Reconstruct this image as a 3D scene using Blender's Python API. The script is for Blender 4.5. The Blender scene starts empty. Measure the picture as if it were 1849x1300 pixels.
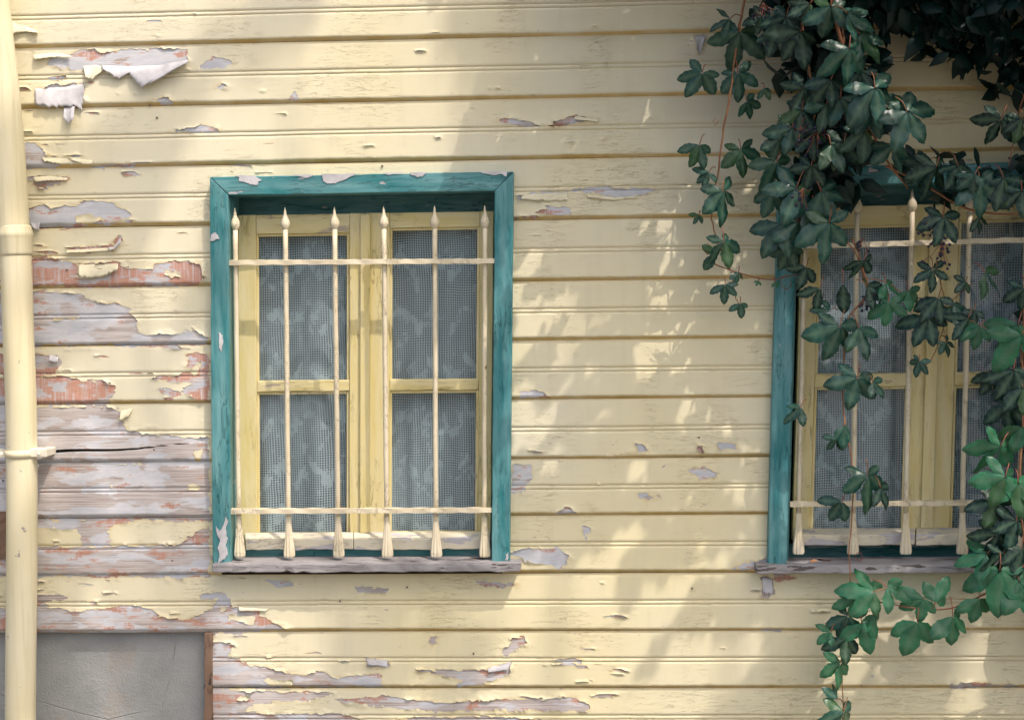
import bpy, math, random
import numpy as np
from mathutils import Vector, Matrix, Quaternion
sc = bpy.context.scene
C = sc.collection
rnd = random.Random(7)

# ------------------------------------------------------------------ camera, sky, sun, exposure
IW, IH, F = 1849.0, 1300.0, 2568.0
YAW, PITCH, ROLL = 0.04793513, -0.05972092, 0.01451185
ZTOP = 2.9                                        # height of the uppermost lap line seen
CAM = Vector((0.0, -4.547, ZTOP - 0.74396))
ROT = (Matrix.Rotation(YAW, 3, 'Z') @ Matrix.Rotation(PITCH, 3, 'X') @ Matrix.Rotation(ROLL, 3, 'Y'))
cam = bpy.data.cameras.new('camera'); co = bpy.data.objects.new('camera', cam); C.objects.link(co)
cam.sensor_width = 36; cam.lens = F * 36 / IW; cam.clip_end = 3000; cam.clip_start = 0.05
co.matrix_world = Matrix.Translation(CAM) @ (ROT @ Matrix.Rotation(math.pi / 2, 3, 'X')).to_4x4()
sc.camera = co
SUN = Vector((0.95, -1.0, 2.2)).normalized()     # towards the sun
w = bpy.data.worlds.new('World'); sc.world = w; w.use_nodes = True
nt = w.node_tree; nt.nodes.clear()
sky = nt.nodes.new('ShaderNodeTexSky'); sky.sky_type = 'NISHITA'; sky.sun_disc = False
sky.sun_elevation = math.asin(SUN.z); sky.sun_rotation = math.atan2(SUN.x, SUN.y)
sky.air_density = 1.0; sky.dust_density = 6.0; sky.ozone_density = 0.6
bg = nt.nodes.new('ShaderNodeBackground'); bg.inputs[1].default_value = 0.15
wo = nt.nodes.new('ShaderNodeOutputWorld'); nt.links.new(sky.outputs[0], bg.inputs[0]); nt.links.new(bg.outputs[0], wo.inputs[0])
sl = bpy.data.lights.new('sun', 'SUN'); sl.energy = 2.15; sl.angle = math.radians(0.45); sl.color = (1.0, 0.88, 0.80)
so = bpy.data.objects.new('sun', sl); C.objects.link(so); so.rotation_euler = SUN.to_track_quat('Z', 'Y').to_euler()
so.location = (6, -8, 12)
sc.view_settings.view_transform = 'Standard'; sc.view_settings.look = 'None'
sc.view_settings.exposure = 0.80; sc.view_settings.gamma = 1.0

# ------------------------------------------------------------------ helpers
def at(px, py, Y=0.0):
    """point of the place seen at photo pixel (px, py), on the plane Y metres behind the wall face"""
    d = ROT @ Vector(((px - IW / 2) / F, 1.0, -(py - IH / 2) / F))
    return CAM + d * ((Y - CAM.y) / d.y)
def tag(o, label=None, cat=None, group=None, kind=None):
    if label: o['label'] = label
    if cat: o['category'] = cat
    if group: o['group'] = group
    if kind: o['kind'] = kind
    return o
def empty(name, loc=(0, 0, 0), parent=None):
    o = bpy.data.objects.new(name, None); C.objects.link(o)
    if parent: o.parent = parent; o.matrix_parent_inverse = parent_inv(parent)
    o.location = loc; o.empty_display_size = .1
    return o
def world_of(o):
    m = Matrix.LocRotScale(o.location, o.rotation_euler, o.scale)
    return (world_of(o.parent) @ o.matrix_parent_inverse @ m) if o.parent else m
def parent_inv(p): return world_of(p).inverted()
def link(name, me, mat, parent=None, smooth=False):
    o = bpy.data.objects.new(name, me); C.objects.link(o)
    if mat is not None:
        for m in (mat if isinstance(mat, (list, tuple)) else [mat]): me.materials.append(m)
    if smooth and len(me.polygons): me.polygons.foreach_set('use_smooth', [True] * len(me.polygons))
    if parent: o.parent = parent; o.matrix_parent_inverse = parent_inv(parent)
    return o
def mesh(name, verts, faces, mat, parent=None, smooth=False):
    me = bpy.data.meshes.new(name); me.from_pydata([tuple(v) for v in verts], [], faces); me.update()
    return link(name, me, mat, parent, smooth)
def bevel(o, wd=.0025, seg=2):
    m = o.modifiers.new('bevel', 'BEVEL'); m.width = wd; m.segments = seg; m.limit_method = 'ANGLE'
    return o
def hash2(ix, iy, s):
    n = (ix.astype(np.int64) * 374761393 + iy.astype(np.int64) * 668265263 + s * 982451653) & 0x7fffffff
    n = ((n ^ (n >> 13)) * 1274126177) & 0x7fffffff
    return ((n ^ (n >> 16)) & 0xffff) / 65535.0
def vnoise(x, y, s=0):
    ix, iy = np.floor(x), np.floor(y); fx, fy = x - ix, y - iy
    fx = fx * fx * (3 - 2 * fx); fy = fy * fy * (3 - 2 * fy)
    a, b = hash2(ix, iy, s), hash2(ix + 1, iy, s); c, d = hash2(ix, iy + 1, s), hash2(ix + 1, iy + 1, s)
    return (a * (1 - fx) + b * fx) * (1 - fy) + (c * (1 - fx) + d * fx) * fy
def fbm(x, y, s=0, o=4):
    v, a, t = 0, .5, 0
    for k in range(o):
        v = v + a * vnoise(x * 2 ** k, y * 2 ** k, s + k * 17); t += a; a *= .5
    return v / t
def tube(path, radii, n=6, cap=True):
    """vertices and faces of a tapered tube along a polyline"""
    V, Fc = [], []
    P = [Vector(p) for p in path]
    ref = Vector((0.31, -0.83, 0.46))
    for i, p in enumerate(P):
        t = (P[min(i + 1, len(P) - 1)] - P[max(i - 1, 0)]).normalized()
        a = t.cross(ref)
        if a.length < 1e-3: a = t.cross(Vector((1, 0, 0)))
        a.normalize(); b = t.cross(a)
        r = radii[i] if isinstance(radii, (list, tuple)) else radii
        for k in range(n):
            q = 2 * math.pi * k / n
            V.append(p + a * (r * math.cos(q)) + b * (r * math.sin(q)))
    for i in range(len(P) - 1):
        for k in range(n):
            k2 = (k + 1) % n
            Fc.append((i * n + k, i * n + k2, (i + 1) * n + k2, (i + 1) * n + k))
    if cap:
        Fc.append(tuple(range(n))[::-1]); Fc.append(tuple((len(P) - 1) * n + k for k in range(n)))
    return V, Fc
def smooth_path(pts, m=6):
    P = [Vector(p) for p in pts]; out = []
    for i in range(len(P) - 1):
        p0, p1, p2, p3 = P[max(i - 1, 0)], P[i], P[i + 1], P[min(i + 2, len(P) - 1)]
        for k in range(m):
            t = k / m
            out.append(.5 * ((2 * p1) + (p2 - p0) * t + (2 * p0 - 5 * p1 + 4 * p2 - p3) * t * t + (3 * p1 - p0 - 3 * p2 + p3) * t ** 3))
    out.append(P[-1])
    return out

# ------------------------------------------------------------------ materials
class MT:
    def __init__(s, name):
        s.m = bpy.data.materials.new(name); s.m.use_nodes = True; s.t = s.m.node_tree
        s.b = s.t.nodes['Principled BSDF']; s.out = s.t.nodes['Material Output']
    def n(s, typ, **kw):
        x = s.t.nodes.new('ShaderNode' + typ)
        for k, v in kw.items(): setattr(x, k, v)
        return x
    def l(s, a, b): s.t.links.new(a, b)
    def val(s, sock, v):
        if hasattr(v, 'is_output'): s.l(v, sock)
        else: sock.default_value = v
    def coord(s, kind='Object', scale=(1, 1, 1), rot=(0, 0, 0), loc=(0, 0, 0)):
        tc = s.n('TexCoord'); mp = s.n('Mapping'); s.l(tc.outputs[kind], mp.inputs[0])
        mp.inputs['Scale'].default_value = scale; mp.inputs['Rotation'].default_value = rot; mp.inputs['Location'].default_value = loc
        return mp.outputs[0]
    def noise(s, co, scale=5, detail=4, rough=.55, dist=0.0):
        x = s.n('TexNoise'); s.l(co, x.inputs['Vector']); x.inputs['Scale'].default_value = scale
        x.inputs['Detail'].default_value = detail; x.inputs['Roughness'].default_value = rough; x.inputs['Distortion'].default_value = dist
        return x.outputs[0]
    def ramp(s, f, a, b, lo=0.0, hi=1.0):
        x = s.n('MapRange'); x.clamp = True; s.l(f, x.inputs[0])
        for i, v in ((1, a), (2, b), (3, lo), (4, hi)): x.inputs[i].default_value = v
        return x.outputs[0]
    def math(s, op, a, b=0.0):
        x = s.n('Math', operation=op); s.val(x.inputs[0], a); s.val(x.inputs[1], b); return x.outputs[0]
    def mix(s, f, a, b, mode='MIX'):
        x = s.n('Mix', data_type='RGBA', blend_type=mode)
        s.val(x.inputs[0], f)
        for i, v in ((6, a), (7, b)):
            if hasattr(v, 'is_output'): s.l(v, x.inputs[i])
            else: x.inputs[i].default_value = (*v, 1)
        return x.outputs[2]
    def attr(s, name, typ='GEOMETRY'):
        x = s.n('Attribute', attribute_name=name, attribute_type=typ); return x.outputs['Fac']
    def bump(s, h, strength=.3, dist=.002, prev=None):
        x = s.n('Bump'); x.inputs['Strength'].default_value = strength; x.inputs['Distance'].default_value = dist
        s.l(h, x.inputs['Height'])
        if prev is not None: s.l(prev, x.inputs['Normal'])
        s.l(x.outputs[0], s.b.inputs['Normal']); return x.outputs[0]
    def fin(s, col=None, rough=.6, spec=.4):
        if col is not None:
            if hasattr(col, 'is_output'): s.l(col, s.b.inputs['Base Color'])
            else: s.b.inputs['Base Color'].default_value = (*col, 1)
        s.val(s.b.inputs['Roughness'], rough); s.val(s.b.inputs['Specular IOR Level'], spec)
        return s.m

def mat_paint():
    t = MT('cream_paint')
    c = t.coord()
    cs = t.coord(scale=(1, 1, 7))
    big = t.noise(c, 1.7, 3); mid = t.noise(cs, 6, 4); fine = t.noise(c, 90, 3)
    col = t.mix(t.ramp(big, .35, .68), (.610, .578, .435), (.640, .590, .400))
    col = t.mix(t.ramp(mid, .45, .75, 0, .35), col, (.575, .55, .43))
    dirt = t.noise(t.coord(scale=(1, 1, 2.2), loc=(3, 0, 1)), 3.1, 6, .7)
    col = t.mix(t.ramp(dirt, .56, .78, 0, .35), col, (.45, .40, .28))
    yl = t.noise(t.coord(loc=(1.7, 0, 6)), .8, 2); col = t.mix(t.ramp(yl, .42, .66, 0, .6), col, (.655, .575, .315))
    rain = t.noise(t.coord(scale=(1, 1, .10), loc=(6, 1, 0)), 26, 4, .6); col = t.mix(t.ramp(rain, .52, .75, 0, .22), col, (.47, .44, .31))
    # hairline cracks along the grain
    cr = t.noise(t.coord(scale=(1, 1, 11)), 9, 5, .6, .4)
    line = t.math('ABSOLUTE', t.math('SUBTRACT', cr, .5))
    where = t.ramp(t.noise(c, 3.5, 4), .50, .60)
    crack = t.math('MULTIPLY', t.ramp(line, .0, .010, 1, 0), where)
    col = t.mix(t.math('MULTIPLY', crack, .7), col, (.26, .19, .09))
    # small chips down to the grey primer
    ch = t.noise(t.coord(scale=(1, 1, 3.0), loc=(9, 2, 4)), 24, 3, .6)
    chip = t.math('MULTIPLY', t.ramp(ch, .70, .72), t.ramp(t.noise(t.coord(loc=(5, 5, 5)), 2.3, 2), .45, .6))
    col = t.mix(chip, col, (.36, .34, .34))
    # ochre in laps, grooves, peel edges: unfaded paint plus their shadow line painted in
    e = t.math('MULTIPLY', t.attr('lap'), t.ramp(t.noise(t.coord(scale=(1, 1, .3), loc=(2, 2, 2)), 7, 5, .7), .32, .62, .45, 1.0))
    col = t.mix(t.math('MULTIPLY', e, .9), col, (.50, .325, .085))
    grain = t.noise(t.coord(scale=(1, 1, 26)), 14, 4, .6)
    b1 = t.bump(grain, .22, .0012); b2 = t.bump(fine, .10, .001, b1)
    t.bump(t.math('SUBTRACT', 1.0, t.math('MAXIMUM', crack, chip)), .6, .0015, b2)
    return t.fin(col, t.ramp(mid, .3, .7, .5, .68), .35)

def mat_bare():
    t = MT('weathered_board_wood')
    c = t.coord(); cs = t.coord(scale=(1, 1, 3.5)); cg = t.coord(scale=(.55, 1, 38))
    red = t.attr('redness', 'OBJECT'); brown = t.attr('brownness', 'OBJECT')
    n1 = t.noise(cs, 5, 5, .6, .3); n2 = t.noise(t.coord(scale=(1, 1, 3.2), loc=(7, 1, 3)), 7, 6, .65); g = t.noise(cg, 8, 5, .65)
    # bare grain first, then what is left of a blue-grey primer, then of a rust-red one
    col = t.mix(t.ramp(g, .38, .62), (.50, .465, .445), (.25, .205, .18))
    col = t.mix(t.ramp(t.noise(t.coord(scale=(1, 1, 4), loc=(1, 8, 6)), 3, 4, .6), .45, .65, 0, .55), col, (.56, .535, .52))
    pm = t.ramp(t.math('SUBTRACT', n1, t.math('MULTIPLY', brown, .22)), .415, .455)
    pm = t.math('MULTIPLY', pm, t.ramp(g, .60, .70, 1, .25))
    col = t.mix(t.math('MULTIPLY', pm, .9), col, t.mix(t.ramp(n2, .4, .6), (.42, .44, .475), (.55, .555, .57)))
    rm = t.ramp(t.math('ADD', n2, t.math('MULTIPLY', red, .34)), .62, .655)
    # thin upright scrape marks through the primer
    st = t.noise(t.coord(scale=(16, 1, 1.3)), 7, 4, .7)
    rm = t.math('MULTIPLY', rm, t.ramp(st, .34, .52, .25, 1))
    col = t.mix(t.math('MULTIPLY', rm, .85), col, (.42, .20, .13))
    # knots
    v = t.n('TexVoronoi'); t.l(t.coord(scale=(1, 1, 1.5)), v.inputs['Vector']); v.inputs['Scale'].default_value = 3.3
    kn = t.ramp(v.outputs['Distance'], .03, .075, 1, 0)
    col = t.mix(t.math('MULTIPLY', kn, .6), col, (.30, .19, .15))
    b1 = t.bump(g, .5, .002); t.bump(n2, .25, .0015, b1)
    return t.fin(col, .8, .2)

def mat_paint2(name, base, worn, under, chipT=.66, edge=None, grain=(9, 9, 1.1), rough=.45, chips=1.0, spec=.4):
    t = MT(name)
    c = t.coord('Object', scale=grain)
    n = t.noise(c, 3.2, 5, .6); big = t.noise(t.coord(), 6, 4)
    col = t.mix(t.ramp(n, .35, .7), base, worn)
    cr = t.noise(t.coord('Object', scale=grain, loc=(4, 4, 4)), 5, 6, .6, .5)
    line = t.ramp(t.math('ABSOLUTE', t.math('SUBTRACT', cr, .5)), 0, .014, 1, 0)
    crack = t.math('MULTIPLY', line, t.ramp(big, .45, .58))
    col = t.mix(t.math('MULTIPLY', crack, .65), col, tuple(v * .35 for v in base))
    ch = t.noise(t.coord('Object', scale=tuple(g ** .6 for g in grain), loc=(2, 7, 3)), 7, 5, .62)
    chip = t.ramp(ch, chipT, chipT + .012, 0, chips)
    col = t.mix(chip, col, under)
    b1 = t.bump(n, .35, .002)
    t.bump(t.math('SUBTRACT', 1.0, t.math('MAXIMUM', crack, chip)), .7, .002, b1)
    return t.fin(col, t.ramp(n, .3, .7, rough - .08, rough + .15), spec)

def mat_simple(name, col, rough=.5, var=.12, scale=20, bump=.2, spec=.4, dist=.001, metal=0):
    t = MT(name); n = t.noise(t.coord(), scale, 5, .6)
    c = t.mix(t.ramp(n, .3, .7), tuple(v * (1 - var) for v in col), tuple(min(1, v * (1 + var)) for v in col))
    if bump: t.bump(n, bump, dist)
    t.b.inputs['Metallic'].default_value = metal
    return t.fin(c, rough, spec)

def mat_leaf(name, base, tip, trans=.25, rough=.38, spec=.5):
    t = MT(name)
    r = t.n('ObjectInfo').outputs['Random']
    rib = t.attr('rib')
    n = t.noise(t.coord(), 22, 3)
    col = t.mix(t.ramp(n, .3, .7), base, tip)
    col = t.mix(t.math('MULTIPLY', r, .75), col, tuple(v * .45 for v in base))
    col = t.mix(t.ramp(r, .86, .95, 0, .5), col, (.055, .13, .035))
    ed = t.noise(t.coord(loc=(4, 4, 4)), 5, 3); col = t.mix(t.ramp(ed, .66, .74, 0, .35), col, (.09, .075, .03))
    col = t.mix(t.math('MULTIPLY', rib, .5), col, (.12, .20, .13))
    t.bump(t.math('SUBTRACT', 1.0, rib), .5, .0015)
    m = t.fin(col, rough, spec)
    tr = t.n('BsdfTranslucent'); ms = t.n('MixShader'); ms.inputs[0].default_value = trans
    t.l(t.mix(.5, col, (.10, .30, .06)), tr.inputs[0])
    t.l(t.b.outputs[0], ms.inputs[1]); t.l(tr.outputs[0], ms.inputs[2]); t.l(ms.outputs[0], t.out.inputs[0])
    return m

def mat_glass():
    t = MT('old_window_glass'); t.t.nodes.remove(t.b)
    tr = t.n('BsdfTransparent'); tr.inputs[0].default_value = (.95, .97, .97, 1)
    gl = t.n('BsdfGlossy'); gl.inputs['Roughness'].default_value = .03
    lw = t.n('LayerWeight'); fr = t.math('ADD', t.math('MULTIPLY', t.math('POWER', lw.outputs['Facing'], 5.0), .9), .035)
    bp = t.n('Bump'); bp.inputs['Strength'].default_value = .06; bp.inputs['Distance'].default_value = .01
    t.l(t.noise(t.coord(), 5, 2), bp.inputs['Height']); t.l(bp.outputs[0], gl.inputs['Normal'])
    # film of dust on the pane
    df = t.n('BsdfDiffuse'); df.inputs[0].default_value = (.52, .66, .72, 1)
    m1 = t.n('MixShader'); t.l(t.ramp(t.noise(t.coord(scale=(1, 1, .6)), 4.5, 4, .6), .42, .72, .01, .13), m1.inputs[0])
    t.l(tr.outputs[0], m1.inputs[1]); t.l(df.outputs[0], m1.inputs[2])
    m2 = t.n('MixShader'); t.l(fr, m2.inputs[0]); t.l(m1.outputs[0], m2.inputs[1]); t.l(gl.outputs[0], m2.inputs[2])
    t.l(m2.outputs[0], t.out.inputs[0])
    return t.m

def mat_lace():
    t = MT('filet_lace'); P = .0078
    tc = t.n('TexCoord'); sp = t.n('SeparateXYZ'); t.l(tc.outputs['Object'], sp.inputs[0])
    wob = t.noise(t.coord(), 6, 2)
    X = t.math('ADD', sp.outputs[0], t.math('MULTIPLY', wob, .012)); Z = t.math('ADD', sp.outputs[2], t.math('MULTIPLY', wob, .020))
    u = t.math('DIVIDE', X, P); v = t.math('DIVIDE', Z, P)
    fu = t.math('ABSOLUTE', t.math('SUBTRACT', t.math('FRACT', u), .5)); fv = t.math('ABSOLUTE', t.math('SUBTRACT', t.math('FRACT', v), .5))
    hole = t.ramp(t.math('MAXIMUM', fu, fv), .25, .36, 1, 0)
    # worked motifs of the crochet: meshes filled with thread, soft flower shapes in rows
    tri = t.math('ABSOLUTE', t.math('SUBTRACT', t.math('FRACT', t.math('DIVIDE', X, .105)), .5))
    zig = t.math('FRACT', t.math('ADD', t.math('DIVIDE', Z, .17), t.math('MULTIPLY', tri, .9)))
    mot = t.noise(t.coord(scale=(1.4, 1, 1), loc=(3, 0, 2)), 26, 3, .6)
    fill = t.ramp(t.math('ADD', t.math('MULTIPLY', t.ramp(zig, .34, .24), .13), mot), .58, .66)
    hole = t.math('MULTIPLY', hole, t.math('SUBTRACT', 1.0, t.math('MULTIPLY', fill, .75)))
    t.fin((.52, .62, .67), .9, .1)
    tl = t.n('BsdfTranslucent'); tl.inputs[0].default_value = (.52, .62, .67, 1)
    m0 = t.n('MixShader'); m0.inputs[0].default_value = .3; t.l(t.b.outputs[0], m0.inputs[1]); t.l(tl.outputs[0], m0.inputs[2])
    tr = t.n('BsdfTransparent'); ms = t.n('MixShader'); t.l(hole, ms.inputs[0]); t.l(m0.outputs[0], ms.inputs[1]); t.l(tr.outputs[0], ms.inputs[2])
    t.l(ms.outputs[0], t.out.inputs[0])
    return t.m

def mat_cement():
    t = MT('cement_render'); n = t.noise(t.coord(), 5, 6, .65); f = t.noise(t.coord(), 160, 3, .6); s = t.noise(t.coord(scale=(1, 1, 1.0), loc=(2, 0, 4)), 3.3, 5, .6)
    col = t.mix(t.ramp(n, .3, .7), (.215, .225, .22), (.31, .315, .305))
    col = t.mix(t.ramp(s, .58, .72, 0, .5), col, (.30, .22, .14))
    v = t.n('TexVoronoi', feature='DISTANCE_TO_EDGE'); t.l(t.mix(.06, t.coord(), t.n('TexNoise').outputs['Color']), v.inputs['Vector']); v.inputs['Scale'].default_value = 2.6
    ck = t.ramp(v.outputs[0], 0, .006, 1, 0); ck = t.math('MULTIPLY', ck, t.ramp(n, .48, .56))
    col = t.mix(t.math('MULTIPLY', ck, .35), col, (.09, .085, .08))
    b = t.bump(f, .7, .003); t.bump(t.math('SUBTRACT', n, ck), .5, .006, b)
    return t.fin(col, .9, .15)

def mat_ground():
    t = MT('paving'); n = t.noise(t.coord(), 3, 6, .65)
    br = t.n('TexBrick'); t.l(t.coord(), br.inputs['Vector']); br.inputs['Scale'].default_value = 2.2
    br.inputs['Color1'].default_value = (.17, .155, .13, 1); br.inputs['Color2'].default_value = (.21, .19, .16, 1); br.inputs['Mortar'].default_value = (.11, .10, .085, 1)
    col = t.mix(t.ramp(n, .3, .7, 0, .4), br.outputs['Color'], (.14, .13, .11))
    t.bump(n, .4, .01)
    return t.fin(col, .85, .2)

M = dict(paint=mat_paint(), bare=mat_bare(),
    teal=mat_paint2('teal_paint', (.019, .155, .168), (.145, .315, .325), (.47, .42, .43), .70, rough=.42),
    teal_top=mat_paint2('teal_paint_flaked', (.019, .155, .168), (.145, .315, .325), (.40, .37, .38), .64, grain=(1.1, 9, 9), rough=.42),
    sash=mat_paint2('yellow_sash_paint', (.58, .485, .20), (.64, .575, .35), (.38, .30, .20), .72, rough=.5),
    rail=mat_paint2('yellow_rail_paint', (.58, .485, .20), (.65, .59, .37), (.40, .34, .27), .64, grain=(1.1, 9, 9), rough=.5),
    ledge=mat_paint2('flaking_ledge_paint', (.60, .56, .44), (.66, .60, .44), (.44, .42, .43), .55, grain=(1.1, 9, 9), rough=.6),
    sill=mat_paint2('bare_sill_wood', (.22, .21, .21), (.34, .33, .335), (.10, .085, .08), .60, grain=(1.0, 14, 14), rough=.75, spec=.2),
    iron=mat_paint2('cream_enamel_iron', (.58, .51, .35), (.64, .575, .43), (.30, .19, .11), .69, grain=(5, 5, 5), rough=.45),
    pipe=None, glass=mat_glass(), lace=mat_lace(), cement=mat_cement(), ground=mat_ground(),
    primer=mat_simple('grey_primer_flake', (.45, .445, .455), .75, .28, 18, .3),
    trim=mat_paint2('rusty_brown_trim', (.16, .095, .06), (.24, .16, .11), (.05, .04, .035), .62, rough=.8),
    dark=mat_simple('dim_room_wall', (.07, .105, .12), .9, .1, 4, 0),  # the room's dimness and bluish skylight are put into this wall colour
    sheath=mat_simple('dark_sheathing', (.07, .05, .035), .9, .2, 8, .2),
    nail=mat_simple('rusty_nail', (.14, .10, .08), .6, .2, 60, .2),
    clip=mat_simple('plastic_clip', (.70, .65, .52), .4, .05, 30, .1),
    stem=mat_simple('vine_stem_bark', (.25, .115, .055), .65, .3, 60, .4),
    red=mat_simple('red_shoot', (.24, .085, .05), .55, .2, 60, .2),
    berry=mat_simple('blue_black_berry', (.012, .015, .035), .35, .3, 30, .1),
    dry=mat_simple('dry_leaf', (.38, .19, .09), .7, .3, 30, .4),
    bark=mat_simple('tree_bark', (.16, .12, .09), .9, .3, 15, .6, dist=.02),
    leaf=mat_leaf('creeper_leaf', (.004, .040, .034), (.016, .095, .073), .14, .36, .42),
    leafb=mat_leaf('creeper_leaf_bright', (.022, .155, .078), (.048, .25, .125), .32, .38),  # brighter, more translucent green than the other creeper leaves
    leafd=mat_leaf('creeper_leaf_shaded', (.002, .022, .020), (.005, .036, .031), .05, .45, .3),  # deep shade inside the creeper put into a darker leaf green
    treeleaf=mat_leaf('tree_leaf', (.035, .09, .03), (.06, .13, .045), .25, .5))
def mat_pipe():
    t = MT('cream_pipe_paint'); n = t.noise(t.coord(scale=(1, 1, .5)), 7, 5); s = t.noise(t.coord(loc=(3, 1, 2)), 5.5, 4, .6)
    col = t.mix(t.ramp(n, .35, .7), (.595, .54, .345), (.635, .585, .42))
    col = t.mix(t.ramp(s, .66, .72, 0, .6), col, (.46, .52, .52))
    st = t.noise(t.coord(scale=(22, 22, .8)), 2.2, 5, .65); col = t.mix(t.ramp(st, .50, .74, 0, .55), col, (.40, .34, .19))
    ch = t.noise(t.coord(loc=(8, 3, 1)), 26, 4, .6); cm = t.ramp(ch, .695, .71); col = t.mix(cm, col, (.30, .27, .24))
    b = t.bump(t.noise(t.coord(), 12, 3), .25, .004); t.bump(t.math('SUBTRACT', 1.0, cm), .5, .001, b)
    return t.fin(col, .5, .35)
M['pipe'] = mat_pipe()

# ------------------------------------------------------------------ ground
g = mesh('ground', [(-900, -900, 0), (900, -900, 0), (900, 900, 0), (-900, 900, 0)], [(0, 1, 2, 3)], M['ground']); tag(g, kind='structure')

# ------------------------------------------------------------------ clapboard wall
HB = 0.19
LY = {300: [83, 193, 305, 413, 521, 626, 729, 838, 937, 1039, 1140, 1242], 1300: [57, 170, 277, 388, 500, 608, 717, 822, 927, 1033, 1139, 1242]}
ZL = [.5 * (at(300, a).z + at(1300, b).z) for a, b in zip(LY[300], LY[1300])]
def zline(i):
    if i < 0: return ZL[0] - HB * i
    if i > 11: return ZL[11] - HB * (i - 11)
    return ZL[i]
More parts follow.
